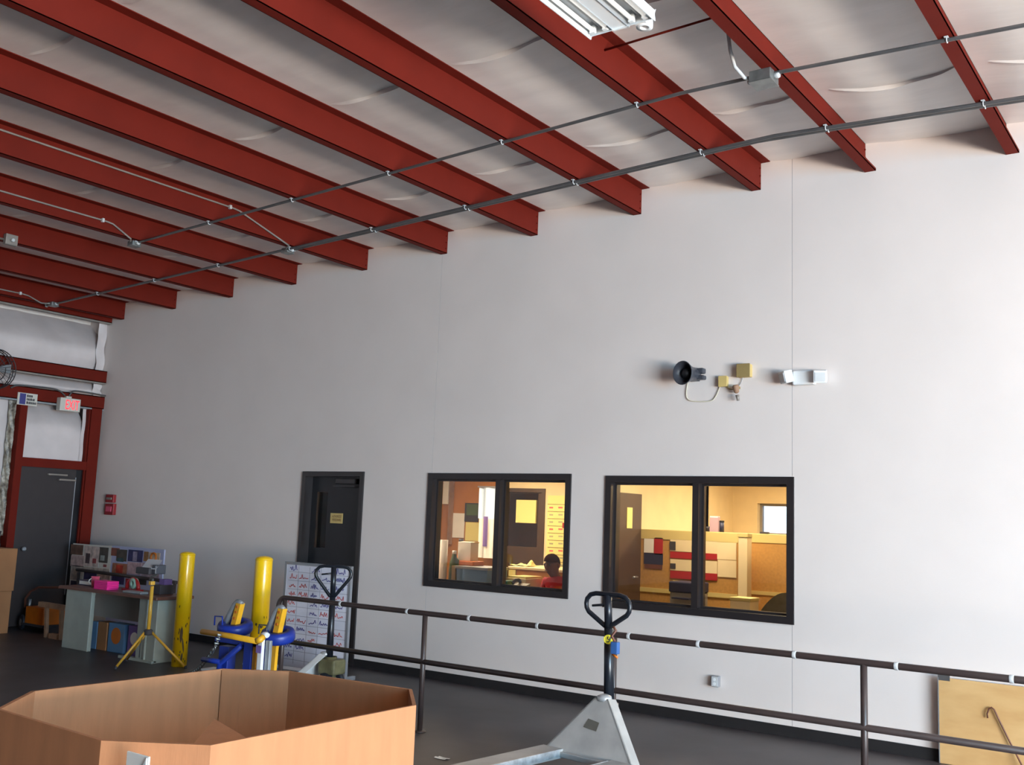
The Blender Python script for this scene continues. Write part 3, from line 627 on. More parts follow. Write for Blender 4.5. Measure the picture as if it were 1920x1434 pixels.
hx, hy, hz_ = ph.x, 9.15, ph.z
pe = thing('person', 'seated person in a red shirt behind the left window', 'person', (hx + 0.12, hy + 0.1, 0.0))
bx = hx + 0.11
vs = [(bx, hy + 0.16, hz_ - 0.58), (bx, hy + 0.12, hz_ - 0.40), (bx, hy + 0.07, hz_ - 0.22), (hx + 0.05, hy + 0.05, hz_ - 0.15), (hx + 0.02, hy + 0.02, hz_ - 0.09), (hx, hy, hz_ - 0.02), (hx, hy + 0.005, hz_ + 0.05),
      (bx - 0.19, hy + 0.06, hz_ - 0.19), (bx - 0.25, hy - 0.02, hz_ - 0.50), (bx - 0.24, hy - 0.24, hz_ - 0.56),
      (bx + 0.19, hy + 0.06, hz_ - 0.175), (bx + 0.25, hy - 0.0, hz_ - 0.50), (bx + 0.18, hy - 0.22, hz_ - 0.56),
      (bx - 0.10, hy - 0.28, hz_ - 0.64), (bx + 0.10, hy - 0.28, hz_ - 0.64), (bx - 0.10, hy - 0.28, 0.12), (bx + 0.10, hy - 0.28, 0.12), (bx - 0.10, hy - 0.40, 0.05), (bx + 0.10, hy - 0.40, 0.05)]
ed = [(0, 1), (1, 2), (2, 3), (3, 4), (4, 5), (5, 6), (2, 7), (7, 8), (8, 9), (2, 10), (10, 11), (11, 12), (0, 13), (0, 14), (13, 15), (14, 16), (15, 17), (16, 18)]
rd = [(0.15, 0.12), (0.14, 0.11), (0.13, 0.10), 0.055, 0.055, (0.082, 0.098), (0.075, 0.09), 0.06, 0.045, 0.035, 0.06, 0.045, 0.035, 0.08, 0.08, 0.045, 0.045, 0.04, 0.04]
skinmesh('body', vs, ed, rd, M['skin'], pe)
iv = [0, 1, 2, 7, 8, 10, 11]; mp_ = {k: i for i, k in enumerate(iv)}
sv = [vs[i] for i in iv] + [(hx + 0.07, hy + 0.05, hz_ - 0.155)]
se = [(mp_[a_], mp_[b_]) for a_, b_ in ed if a_ in mp_ and b_ in mp_] + [(2, 7)]
skinmesh('shirt', sv, se, [(0.17, 0.14), (0.165, 0.135), (0.15, 0.12), 0.082, 0.062, 0.082, 0.062, 0.07], M['shirt'], pe)
skinmesh('trousers', [vs[0], vs[13], vs[14], (vs[15][0], vs[15][1], 0.2), (vs[16][0], vs[16][1], 0.2)], [(0, 1), (0, 2), (1, 3), (2, 4)], [(0.165, 0.13), 0.095, 0.095, 0.06, 0.06], M['navy'], pe)
a = MB(); vv = lambda v: max(0.0, (v * 10 - 1) / 9); kk = lambda v: 0.55 if v < 0.05 else 1.0
a.grid(16, 10, lambda u, v_: (lambda v, k: (hx + 0.088 * k * math.cos(2 * PI * u) * math.cos(v * 1.45), hy + 0.012 + 0.102 * k * math.sin(2 * PI * u) * math.cos(v * 1.45), hz_ + 0.035 + 0.086 * math.sin(v * 1.5) - (0.05 * max(0, math.sin(2 * PI * u)) * (1 - v))))(vv(v_), kk(v_))); a.build('hair', M['hair'], pe)
for sx in (-0.032, 0.032):
    a = MB(); a.lathe([(0.002, -0.008), (0.009, -0.004), (0.011, 0.0), (0.008, 0.005), (0.002, 0.008)], (hx + sx, hy - 0.088, hz_ + 0.005), (0, -1, 0), 10); a.build('eye', M['ink_dark'], pe)
    a = MB(); a.lathe([(0.003, -0.012), (0.02, -0.006), (0.024, 0.002), (0.012, 0.008)], (hx + sx * 2.75, hy + 0.01, hz_ - 0.005), (1 if sx > 0 else -1, 0, 0), 10); a.build('ear', M['skin'], pe)
a = MB(); a.lathe([(0.004, 0.0), (0.011, -0.02), (0.016, -0.04), (0.008, -0.048)], (hx, hy - 0.098, hz_ + 0.012), (0, 0.15, 1), 10); a.build('nose', M['skin'], pe)
a = MB(); a.tube([(hx - 0.024, hy - 0.088, hz_ - 0.06), (hx, hy - 0.096, hz_ - 0.057), (hx + 0.024, hy - 0.088, hz_ - 0.06)], 0.005, 6); a.build('mouth', M['brown'], pe)
for sgn, k in ((-1, 9), (1, 12)):     # hands: palm, four fingers and a thumb resting forward
    hxp, hyp, hzp = vs[k]
    V_ = [(hxp, hyp, hzp), (hxp - sgn * 0.01, hyp - 0.05, hzp - 0.005)]; E_ = [(0, 1)]; R_ = [(0.03, 0.02), (0.036, 0.018)]
    for f_, (ox, ln) in enumerate(((-0.03, 0.065), (-0.01, 0.078), (0.01, 0.073), (0.03, 0.058))):
        i0 = len(V_); V_ += [(hxp + ox, hyp - 0.085, hzp), (hxp + ox, hyp - 0.085 - ln * 0.6, hzp - 0.01), (hxp + ox, hyp - 0.085 - ln, hzp - 0.03)]
        E_ += [(1, i0), (i0, i0 + 1), (i0 + 1, i0 + 2)]; R_ += [0.0095, 0.009, 0.007]
    i0 = len(V_); V_ += [(hxp - sgn * 0.045, hyp - 0.04, hzp), (hxp - sgn * 0.06, hyp - 0.075, hzp - 0.008)]; E_ += [(0, i0), (i0, i0 + 1)]; R_ += [0.011, 0.009]
    skinmesh('hand', V_, E_, R_, M['skin'], pe, 1)
st = thing('stool', 'low dark seat under the red-shirted person', 'stool', (bx, hy + 0.14, 0))
zs_ = hz_ - 0.84
a = MB(); a.lathe([(0.19, 0), (0.2, 0.02), (0.19, 0.05)], (bx, hy + 0.14, zs_ - 0.02), n=20); a.build('seat', M['ink_dark'], st)
for k in range(4):
    t_ = PI / 4 + k * PI / 2; a = MB(); a.tube([(bx + 0.12 * math.cos(t_), hy + 0.14 + 0.12 * math.sin(t_), zs_ - 0.02), (bx + 0.17 * math.cos(t_), hy + 0.14 + 0.17 * math.sin(t_), 0)], 0.014, 8); a.build('leg', M['ink_dark'], st)

# ------------------------------------------------------------------ roof purlins
ORD = ['first', 'second', 'third', 'fourth', 'fifth', 'sixth', 'seventh', 'eighth', 'ninth', 'tenth', 'eleventh', 'twelfth', 'thirteenth', 'fourteenth', 'fifteenth', 'sixteenth']
FW, TH, PH = 0.085, 0.006, 0.25
vis_n = len([x for x in PUR if x < -1.0])
for i, x in enumerate(PUR):
    if x > -1.0: lab = 'red roof purlin beyond the right edge of view, %s one' % ORD[i - vis_n]
    elif x > RIDGE: lab = 'red Z-shaped roof purlin, %s to the right of the ridge' % ORD[i - 9]
    else: lab = 'red Z-shaped roof purlin, %s counting from the exit-door wall' % ORD[i]
    t_ = thing('roof_purlin', lab, 'beam', (x, WY, zb(x)), 'red roof purlins')
    s = 1 if x < RIDGE else -1      # mirrored across the ridge
    z0 = zb(x)
    MB().box((x - TH, YB + 0.02, z0), (x, WY - 0.004, z0 + PH)).build('web', M['red'], t_)
    a = MB(); a.box((x - s * FW, YB + 0.02, z0), (x, WY - 0.004, z0 + TH)); a.box((x - s * FW, YB + 0.02, z0), (x - s * (FW - TH), WY - 0.004, z0 + 0.022)); a.build('lower_flange', M['red'], t_)
    a = MB(); a.box((x, YB + 0.02, z0 + PH - TH), (x + s * FW, WY - 0.004, z0 + PH)); a.build('upper_flange', M['red'], t_)
    if x < -1:
        a = MB()
        for zz in (0.05, 0.12, 0.19): a.lathe([(0.008, 0), (0.008, 0.008), (0.004, 0.010)], (x, WY - 0.03, z0 + zz), (1, 0, 0), 8)
        a.build('bolt_set', M['red'], t_, kind='stuff')
z0 = 4.285
a = MB(); a.box((XL - 0.16, 2.0, z0), (XL + 0.01, WY - 0.004, z0 + 0.01)); a.box((XL, 2.0, z0), (XL + 0.01, WY - 0.004, z0 + 0.26)); a.build('eave_strut', M['red'], lw)
MB().box((XL - 0.06, 2.0, z0 - 0.022), (XL + 0.012, WY - 0.004, z0)).build('strut_lip', M['conduit_l'], lw)

# sag rod between two purlins
y_ = 5.5
o = MB(); o.tube([(-3.32, y_, zb(-3.32) + 0.16), (-2.40, y_, zb(-2.40) + 0.18)], 0.008, 8); o = o.build('sag_rod', M['red'], loc=(-2.86, y_, zb(-2.86) + 0.17)); tag(o, 'thin dark red rod bracing between two purlins behind the lamp', 'rod')

# ------------------------------------------------------------------ conduits
def conduit(name, lab, y, xa, xb, off=-0.014, r=0.0125, m='conduit', clips=True, zoff=0.0):
    xs = [xa + (xb - xa) * k / 24 for k in range(25)]
    t_ = thing(name, lab, 'conduit', ((xa + xb) / 2, y, zb((xa + xb) / 2)))
    a = MB(); a.tube([(x, y, zb(x) + off) for x in xs], r, 10); a.build('pipe', M[m], t_)
    if clips:
        for x in PUR:
            if min(xa, xb) < x < max(xa, xb):
                s = 1 if x < RIDGE else -1; cx = x - s * 0.045
                a = MB(); a.box((cx - 0.012, y - 0.03, zb(cx) - 0.006), (cx + 0.012, y + 0.03, zb(cx)), 0.001); a.tube(arc((cx, y, zb(cx) + off), (0, 1, 0), (0, 0, 1), r + 0.004, 0, 2 * PI, 12)[:-1], 0.004, 6, closed=True)
                a.build('clip', M['clip'], t_)
    return t_
conduit('steel_conduit', 'single steel conduit crossing the purlins through the large junction box', 6.05, -9.45, 3.4)
conduit('steel_conduit', 'upper pipe of the conduit pair nearest the white wall', 7.17, -8.25, 3.4, off=-0.014)
conduit('steel_conduit', 'lower pipe of the conduit pair, running on to the far left corner', 7.11, -13.02, 3.4, off=-0.018, r=0.014)
def jbox(lab, c, sx=0.11, sy=0.11, sz=0.055, m='galv', cat='junction box'):
    c = Vector(c); t_ = thing('junction_box', lab, cat, c)
    MB().box(c - Vector((sx / 2, sy / 2, 0.0)), c + Vector((sx / 2, sy / 2, sz)), 0.006).build('box_body', M[m], t_)
    MB().box(c - Vector((sx / 2 + 0.003, sy / 2 + 0.003, 0.005)), c + Vector((sx / 2 + 0.003, sy / 2 + 0.003, 0.0)), 0.0015).build('cover', M[m], t_)
    a = MB()
    for qx in (-1, 1): a.lathe([(0.02, 0), (0.02, 0.025), (0.016, 0.035)], c + Vector((qx * sx / 2, 0, sz / 2 if sz < 0.08 else 0.045)), (qx, 0, 0), 10)
    a.build('connector', M['clip'], t_); return t_
jp = W(1432, 134, 6.05)
jbox('large grey junction box under the purlin right of the ceiling lamp', (jp.x, 6.05, zb(jp.x) - 0.075), 0.15, 0.15, 0.075)
for px_, yq, lab in ((252, 6.05, 'small junction box at the left end of the single conduit'), (540, 7.15, 'small junction box where the conduit pair begins'), (100, 7.11, 'small junction box nearest the left wall corner')):
    p = W(px_, {252: 454, 540: 465, 100: 574}[px_], yq); jbox(lab, (p.x, yq, zb(p.x) - 0.045), 0.10, 0.10, 0.05)
a = MB(); p0 = (jp.x - 0.06, 6.05, zb(jp.x) - 0.04)
a.tube([p0, (jp.x - 0.11, 5.99, zb(jp.x) - 0.03), (jp.x - 0.14, 5.90, zb(jp.x) + 0.02), (jp.x - 0.13, 5.80, zb(jp.x) + 0.09), (jp.x - 0.10, 5.7, zb(jp.x) + 0.15)], 0.012, 10)
o = a.build('flexible_conduit', M['clip'], loc=p0); tag(o, 'short pale conduit curling up from the large junction box', 'conduit')
def branch(lab, xweb, ya, yb, end, m='conduit_l', zo=0.02):
    t_ = thing('branch_conduit', lab, 'conduit', (xweb, (ya + yb) / 2, zb(xweb)))
    zz = zb(xweb) + zo
    X_ = xweb + 0.016
    pts = [(X_, ya + (yb - ya) * k / 10, zz) for k in range(11)]
    pts += [(X_ + 0.004, yb + 0.04, zz - 0.004), (X_ + 0.01, yb + 0.09, zz - 0.012)]
    e = Vector(end); s0 = Vector(pts[-1])
    md = Vector((X_ + 0.004, e.y - 0.07, zb(xweb) - 0.012))
    pts += [tuple(s0.lerp(md, k / 5)) for k in range(1, 6)] + [tuple(md.lerp(e, 0.5)), tuple(e)]
    a = MB(); a.tube(pts, 0.0095, 8); a.build('pipe', M[m], t_)
    for yy in (ya + 0.2 * (yb - ya), yb - 0.02):
        a = MB(); a.box((xweb, yy - 0.012, zz - 0.02), (xweb + 0.03, yy + 0.012, zz + 0.02), 0.002); a.build('strap', M['clip'], t_)
p = W(540, 465, 7.15); branch('pale conduit along a purlin bending down to the conduit-pair junction box', PUR[4], -8, 6.26, (p.x, 7.10, zb(p.x) - 0.02), zo=0.19)
p = W(252, 454, 6.05); branch('pale conduit along a purlin bending to the single-conduit junction box', PUR[3], -8, 5.62, (p.x, 6.0, zb(p.x) - 0.02), zo=0.10)
p = W(100, 574, 7.11); branch('pale conduit ending at the junction box nearest the left wall', PUR[0], -8, 6.72, (p.x, 7.06, zb(p.x) - 0.02), zo=0.06)
p = WX(18, 451, PUR[2] + 0.02)
gb2 = jbox('pale square box fixed on a purlin at the left edge of view', (p.x + 0.02, p.y, p.z - 0.05), 0.06, 0.13, 0.11, 'conduit_l')
a = MB(); a.tube([(p.x, p.y - 0.06, p.z), (p.x, p.y - 3, p.z + 0.01)], 0.011, 8); o = a.build('stub_conduit', M['conduit_l'], loc=(p.x, p.y - 1, p.z)); tag(o, 'pale conduit feeding the square box at the left edge', 'conduit')

# ------------------------------------------------------------------ ceiling lamp
LZ = 4.30
lx0, lx1, ly1, ly0 = WZ(1110, 74, LZ).x, WZ(1224, 36, LZ).x, WZ(1112, 72, LZ).y, WZ(1112, 72, LZ).y - 1.25
lm = thing('fluorescent_fixture', 'white fluorescent high-bay lamp hung below the purlins at the top edge', 'lamp', ((lx0 + lx1) / 2, (ly0 + ly1) / 2, LZ))
wd = lx1 - lx0; cxm = (lx0 + lx1) / 2
a = MB(); a.prism([(cxm - 0.045, ly0, LZ + 0.005), (cxm + 0.045, ly0, LZ + 0.005), (cxm + 0.06, ly0, LZ + 0.075), (cxm - 0.06, ly0, LZ + 0.075)], (0, ly1 - ly0, 0)); a.build('ballast_spine', M['lampwhite'], lm)
for sg_, xa, xb in ((-1, lx0, cxm - 0.045), (1, cxm + 0.045, lx1)):
    xm = (xa + xb) / 2
    a = MB(); P = [(xa, LZ), (xa + 0.012, LZ + 0.055), (xm - 0.015, LZ + 0.06), (xm, LZ + 0.03), (xm + 0.015, LZ + 0.06), (xb - 0.012, LZ + 0.055), (xb, LZ)]
    for (x0, z0), (x1, z1) in zip(P, P[1:]): a.prism([(x0, ly0, z0), (x1, ly0, z1), (x1, ly0, z1 + 0.003), (x0, ly0, z0 + 0.003)], (0, ly1 - ly0 - 0.004, 0))
    a.build('reflector', M['reflector'], lm)
    for xx in ((xa + xm) / 2 - 0.002, (xb + xm) / 2 + 0.002):
        a = MB(); a.tube([(xx, ly0 + 0.03, LZ + 0.022), (xx, ly1 - 0.055, LZ + 0.022)], 0.0125, 12); a.build('lamp_tube', M['tube'], lm)
        a = MB(); a.box((xx - 0.016, ly1 - 0.055, LZ + 0.004), (xx + 0.016, ly1 - 0.03, LZ + 0.045), 0.003); a.build('lamp_holder', M['lampwhite'], lm)
    a = MB(); x_o = xa if sg_ < 0 else xb
    a.prism([(x_o, ly0, LZ - 0.004), (x_o + sg_ * 0.006, ly0, LZ - 0.004), (x_o - sg_ * 0.002, ly0, LZ + 0.062), (x_o - sg_ * 0.012, ly0, LZ + 0.062)], (0, ly1 - ly0, 0)); a.build('side_rail', M['lampwhite'], lm)
a = MB(); a.prism([(lx0 - 0.006, ly1 - 0.03, LZ - 0.006), (lx1 + 0.006, ly1 - 0.03, LZ - 0.006), (lx1 + 0.006, ly1, LZ + 0.062), (lx0 - 0.006, ly1, LZ + 0.062)], (0, 0.004, 0.004)); a.build('end_plate', M['lampwhite'], lm)
a = MB(); a.lathe([(0.024, 0), (0.045, 0), (0.045, 0.04), (0.024, 0.04), (0.024, 0.0)], (cxm + 0.10, ly1 + 0.065, LZ + 0.015), (0, 0, 1), 24, caps=False); a.box((cxm + 0.065, ly1 - 0.005, LZ + 0.018), (cxm + 0.135, ly1 + 0.04, LZ + 0.05), 0.004); a.build('sensor_ring', M['lampwhite'], lm)
for yy in (ly0 + 0.2, ly1 - 0.2):
    a = MB(); a.tube([(cxm, yy, LZ + 0.07), (cxm, yy, zb(cxm) + 0.1)], 0.004, 6); a.tube([(cxm, yy, zb(cxm) + 0.1), (-2.40, yy, zb(-2.4) + 0.1)], 0.004, 6); a.build('hanger_cable', M['clip'], lm)

# ------------------------------------------------------------------ things on the back wall
hp = W(1281, 699, WY - 0.22)
hn = thing('horn_loudspeaker', 'dark grey round horn loudspeaker high on the white wall', 'loudspeaker', (hp.x, WY, hp.z))
ax = Vector((-0.22, -1, -0.04)).normalized(); rb = Vector((hp.x, WY - 0.22, hp.z))
a = MB(); a.lathe([(0.045, -0.20), (0.06, -0.18), (0.065, -0.10), (0.075, -0.07), (0.102, 0.0), (0.108, 0.012), (0.102, 0.014), (0.072, -0.055), (0.05, -0.085), (0.02, -0.09)], rb, ax, 28); a.build('horn_bell', M['hornp'], hn)
a = MB(); a.lathe([(0.05, -0.085), (0.05, -0.04), (0.03, -0.02), (0.012, -0.006)], rb, ax, 20); a.build('throat', M['horn_d'], hn)
a = MB(); a.box((hp.x + 0.02, WY - 0.09, hp.z - 0.045), (hp.x + 0.135, WY - 0.02, hp.z - 0.005), 0.012); a.box((hp.x + 0.02, WY - 0.09, hp.z + 0.01), (hp.x + 0.13, WY - 0.02, hp.z + 0.06), 0.012); a.build('driver_housing', M['hornp'], hn)
a = MB(); a.box((hp.x - 0.03, WY - 0.03, hp.z - 0.05), (hp.x + 0.06, WY, hp.z + 0.05), 0.004); a.build('wall_bracket', M['hornp'], hn)
def wbox(name, lab, px0, py0, px1, py1, dep, m, cat, lid):
    x0, x1, z0, z1 = rect(px0, py0, px1, py1, WY - dep)
    t_ = thing(name, lab, cat, ((x0 + x1) / 2, WY, z0))
    MB().box((x0, WY - dep + 0.008, z0), (x1, WY, z1), 0.004).build('back_box', M[m], t_); MB().box((x0 - 0.003, WY - dep, z0 - 0.003), (x1 + 0.003, WY - dep + 0.01, z1 + 0.003), 0.003).build('cover_plate', M[lid], t_); return t_
wbox('wall_box', 'larger tan electrical box right of the horn loudspeaker', 1381, 682, 1405, 706, 0.07, 'beige', 'electrical box', 'tan')
wbox('wall_box', 'small cream electrical box below the larger tan box', 1347, 705, 1362, 724, 0.05, 'beige', 'electrical box', 'beige')
sp = W(1380, 728, WY - 0.05); ss = thing('wall_sensor', 'small brownish sensor on a bracket below the tan box', 'sensor', (sp.x, WY, sp.z))
a = MB(); a.lathe([(0.01, 0), (0.022, 0.01), (0.03, 0.06), (0.02, 0.075)], (sp.x + 0.01, WY - 0.055, sp.z - 0.045), (-0.15, -0.1, 1), 14); a.build('sensor_body', M['lumber'], ss)
a = MB(); a.lathe([(0.012, 0), (0.018, 0.05)], (sp.x + 0.025, WY - 0.06, sp.z - 0.11), (-0.15, 0, 1), 12); a.build('sensor_snout', M['conduit_l'], ss)
a = MB(); a.box((sp.x - 0.01, WY - 0.06, sp.z + 0.0), (sp.x + 0.02, WY, sp.z + 0.02)); a.build('arm', M['tan'], ss)
def wire(name, lab, pts, r=0.0045, m='cream', dep=0.012):
    P = [Vector(W(x, y, WY - dep)) for x, y in pts]
    Q = []
    for i in range(len(P) - 1):
        p0, p1, p2, p3 = P[max(i - 1, 0)], P[i], P[i + 1], P[min(i + 2, len(P) - 1)]
        for k in range(6):
            t = k / 6; Q.append(0.5 * ((2 * p1) + (p2 - p0) * t + (2 * p0 - 5 * p1 + 4 * p2 - p3) * t * t + (3 * p1 - p0 - 3 * p2 + p3) * t ** 3))
    Q.append(P[-1]); a = MB(); a.tube(Q, r, 6); o = a.build(name, M[m], loc=P[0]); tag(o, lab, 'cable'); return o
wire('speaker_cable', 'cream cable drooping from the horn loudspeaker to the small cream box', [(1290, 715), (1287, 735), (1289, 747), (1300, 752), (1330, 752), (1341, 745), (1350, 725)])
wire('sensor_cable', 'thin cable from the small cream box to the wall sensor', [(1361, 724), (1368, 729), (1377, 730)], 0.005, 'tan')
wire('box_cable', 'thin grey cable hanging from the tan box to the wall sensor', [(1393, 707), (1390, 716), (1383, 727)], 0.003, 'greyst')
# emergency light
x0, x1, z0, z1 = rect(1486, 694, 1527, 721, WY - 0.06)
em = thing('emergency_light', 'white emergency light with two square heads on the white wall', 'lamp', ((x0 + x1) / 2, WY, z0))
MB().box((x0, WY - 0.07, z0), (x1, WY, z1), 0.012).build('battery_case', M['white'], em)
for px_, pz_, yaw in ((1474, 707, -0.75), (1494 - 10, 706, 0.9), (1538, 706, 0.3)):
    if px_ == 1484: continue
    c = W(px_, pz_, WY - 0.09); R_ = Matrix.Rotation(yaw, 3, 'Z') @ Matrix.Rotation(0.25, 3, 'X')
    MB().box((c.x - 0.055, WY - 0.13, c.z - 0.05), (c.x + 0.055, WY - 0.05, c.z + 0.055), 0.010, R_).build('lamp_head', M['white'], em)
    n_ = R_ @ Vector((0, -1, 0)); cc = Vector((c.x, WY - 0.09, c.z + 0.002)) + n_ * 0.041
    MB().box((cc.x - 0.042, cc.y - 0.003, cc.z - 0.038), (cc.x + 0.042, cc.y + 0.003, cc.z + 0.038), 0.002, R_).build('lens', M['clip'], em)
# fire alarm
al = thing('fire_alarm', 'red fire alarm strobe and pull station near the exit-door corner', 'alarm', W(204, 960, WY))
x0, x1, z0, z1 = rect(196, 944, 212, 965, WY - 0.05); MB().box((x0, WY - 0.05, z0), (x1, WY, z1), 0.006).build('pull_station', M['redp'], al); MB().box((x0 + 0.04, WY - 0.06, z0 + 0.045), (x1 - 0.04, WY - 0.05, z1 - 0.04), 0.003).build('pull_handle', M['pinkl'], al)
x0, x1, z0, z1 = rect(198, 927, 212, 942, WY - 0.05); MB().box((x0, WY - 0.05, z0), (x1, WY, z1), 0.006).build('strobe_box', M['redp'], al); MB().box((x0 + 0.03, WY - 0.062, z0 + 0.04), (x1 - 0.03, WY - 0.05, z1 - 0.04), 0.004).build('strobe_lens', M['conduit_l'], al)
# outlet
x0, x1, z0, z1 = rect(1333, 1267, 1347, 1288, WY - 0.05)
ou = thing('wall_outlet', 'small silver outlet box low on the white wall behind the rail', 'outlet', ((x0 + x1) / 2, WY, z0))
MB().box((x0, WY - 0.05, z0), (x1, WY, z1), 0.008).build('back_box', M['alu'], ou); MB().box((x0 + 0.006, WY - 0.056, z0 + 0.006), (x1 - 0.006, WY - 0.05, z1 - 0.006), 0.002).build('cover_plate', M['clip'], ou)
a = MB()
for q in (0.3, 0.68): a.lathe([(0.013, 0), (0.013, 0.003)], ((x0 + x1) / 2, WY - 0.056, z0 + (z1 - z0) * q), (0, -1, 0), 12)
a.build('socket', M['white'], ou)

# ------------------------------------------------------------------ things on the left wall
def yz(px, py, x=XL): p = WX(px, py, x); return p.y, p.z
xs = XL + 0.10
(ya, zt), (yb, zb_) = yz(113, 745, xs), yz(150, 770, xs)
ya = yz(113, 757, xs)[0]; zt = (yz(113, 744, xs)[1] + yz(150, 749, xs)[1]) / 2; zb_ = (yz(113, 769, xs)[1] + yz(150, 773, xs)[1]) / 2
ex = thing('exit_sign', 'white exit sign with glowing red letters above the dark exit door', 'sign', (XL, (ya + yb) / 2, zb_))
MB().box((XL + 0.002, ya, zb_), (xs, yb, zt), 0.006).build('sign_housing', M['signw'], ex)
text('lettering', 'EXIT', M['exit'], ex, (xs + 0.002, (ya + yb) / 2 + 0.03, (zt + zb_) / 2), (0, 1, 0), (0, 0, 1), (zt - zb_) * 0.72, (yb - ya) * 0.66)
MB().box((XL + 0.0, (ya + yb) / 2 - 0.04, zt - 0.01), (XL + 0.05, (ya + yb) / 2 + 0.04, zt + 0.03), 0.004).build('mount_bracket', M['signw'], ex)
xs = XL + 0.02
ya, yb = yz(33, 747, xs)[0], yz(70, 750, xs)[0]; zt = (yz(33, 735, xs)[1] + yz(70, 739, xs)[1]) / 2; zb_ = (yz(33, 758, xs)[1] + yz(70, 762, xs)[1]) / 2
sn = thing('wall_sign', 'small white sign with a blue block left of the exit sign', 'sign', (XL, (ya + yb) / 2, zb_))
MB().box((XL + 0.002, ya, zb_), (xs, yb, zt), 0.003).build('sign_plate', M['signw'], sn)
MB().box((xs, ya + (yb - ya) * 0.1, zb_ + 0.01), (xs + 0.003, ya + (yb - ya) * 0.40, zt - 0.01)).build('blue_block', M['signblue'], sn)
for k, (h, tw) in enumerate(((0.78, 0.30), (0.50, 0.36), (0.22, 0.46))):
    rr = random.Random(k); a = MB(); y0 = ya + (yb - ya) * 0.46
    while y0 < ya + (yb - ya) * (0.46 + tw): ww = 0.008 + rr.random() * 0.012; a.box((xs, y0, zb_ + (zt - zb_) * h - 0.016), (xs + 0.002, y0 + ww, zb_ + (zt - zb_) * h + 0.012 + 0.006 * rr.random())); y0 += ww + 0.005
    a.build('print_row', M['ink_dark'], sn)
def wire2(lab, pts, x=XL + 0.02, r=0.011):
    P = [Vector(WX(px, py, x)) for px, py in pts]; Q = []
    for i in range(len(P) - 1):
        p0, p1, p2, p3 = P[max(i - 1, 0)], P[i], P[i + 1], P[min(i + 2, len(P) - 1)]
        for k in range(5):
            t = k / 5; Q.append(0.5 * ((2 * p1) + (p2 - p0) * t + (2 * p0 - 5 * p1 + 4 * p2 - p3) * t * t + (3 * p1 - p0 - 3 * p2 + p3) * t ** 3))
    Q.append(P[-1]); a = MB(); a.tube(Q, r, 8); o = a.build('wall_conduit', M['conduit'], loc=P[0]); tag(o, lab, 'conduit')
wire2('grey conduit bending along the wall toward the fan', [(20, 727), (30, 723), (45, 723), (95, 728), (112, 733), (122, 742)])
wire2('grey conduit bending from the exit sign to the wall corner', [(129, 744), (134, 736), (142, 733), (165, 736), (198, 742)])
# fan at left edge
fc = WX(-14, 692, XL + 0.2)
fn_ = thing('wall_fan', 'round dark caged fan at the left edge of view', 'fan', (XL, fc.y, fc.z)); FR = 0.27
for k, (dx, rr) in enumerate(((0.02, 0.6), (0.0, 1.0), (0.10, 0.95), (-0.06, 1.0))):
    a = MB(); a.tube(arc((fc.x + dx, fc.y, fc.z), (0, 1, 0), (0, 0, 1), FR * rr, 0, 2 * PI, 28)[:-1], 0.007, 6, closed=True); a.build('cage_ring', M['fan'], fn_)
a = MB()
for k in range(24):
    t_ = 2 * PI * k / 24; u = Vector((0, math.cos(t_), math.sin(t_)))
    a.tube([fc + Vector((0.10, 0, 0)) + u * 0.05, fc + Vector((0.10, 0, 0)) + u * FR * 0.95, fc + u * FR, fc + Vector((-0.06, 0, 0)) + u * FR], 0.003, 5)
a.build('cage_wires', M['fan'], fn_, kind='stuff')
for k in range(3):
    t_ = 2 * PI * k / 3; u = Vector((0, math.cos(t_), math.sin(t_))); v = Vector((0, -math.sin(t_), math.cos(t_)))
    a = MB(); a.prism([fc + u * 0.04, fc + u * 0.10 + v * 0.06 + Vector((0.03, 0, 0)), fc + u * 0.22 + v * 0.09 + Vector((0.035, 0, 0)), fc + u * 0.24 - v * 0.02, fc + u * 0.12 - v * 0.03], (0.004, 0, 0)); a.build('blade', M['greyst'], fn_)
a = MB(); a.lathe([(0.05, -0.12), (0.06, 0.0), (0.05, 0.05), (0.02, 0.06)], fc, (1, 0, 0), 16); a.build('motor_hub', M['fan'], fn_)
a = MB(); a.tube([fc + Vector((-0.1, 0, 0)), (XL - 0.01, fc.y, fc.z)], 0.02, 8); a.build('wall_arm', M['fan'], fn_)

# ------------------------------------------------------------------ guard rails
RY, RZT, RZM = 6.22, 0.905, 0.532
gr = thing('guard_rail', 'long dark pipe guard rail running in front of both windows', 'railing', (-3.5, RY, 0))
xl = -6.98; xr = 0.9
pts = [(xl, RY, RZM)] + [(xl, RY, RZM + 0.1), (xl, RY, RZT - 0.09)] + arc((xl + 0.08, RY, RZT - 0.08), (-1, 0, 0), (0, 0, 1), 0.08, 0, PI / 2, 6) + [(x, RY, RZT) for x in (-5.5, -3.5, -1.5, xr)]
a = MB(); a.tube(pts, 0.021, 12); a.build('top_rail', M['rail'], gr)
a = MB(); a.tube([(xl, RY, RZM), (-3, RY, RZM), (xr, RY, RZM)], 0.021, 12); a.build('mid_rail', M['rail'], gr)
for x in (-6.9, -5.27, -3.55, -1.85, -0.2):
    a = MB(); a.tube([(x, RY + 0.002, 0.0), (x, RY + 0.002, RZT)], 0.021, 12); p_ = a.build('post', M['rail'], gr)
    a = MB(); a.lathe([(0.05, 0), (0.05, 0.008), (0.026, 0.012)], (x, RY + 0.002, 0), n=16); a.build('floor_flange', M['rail'], p_)
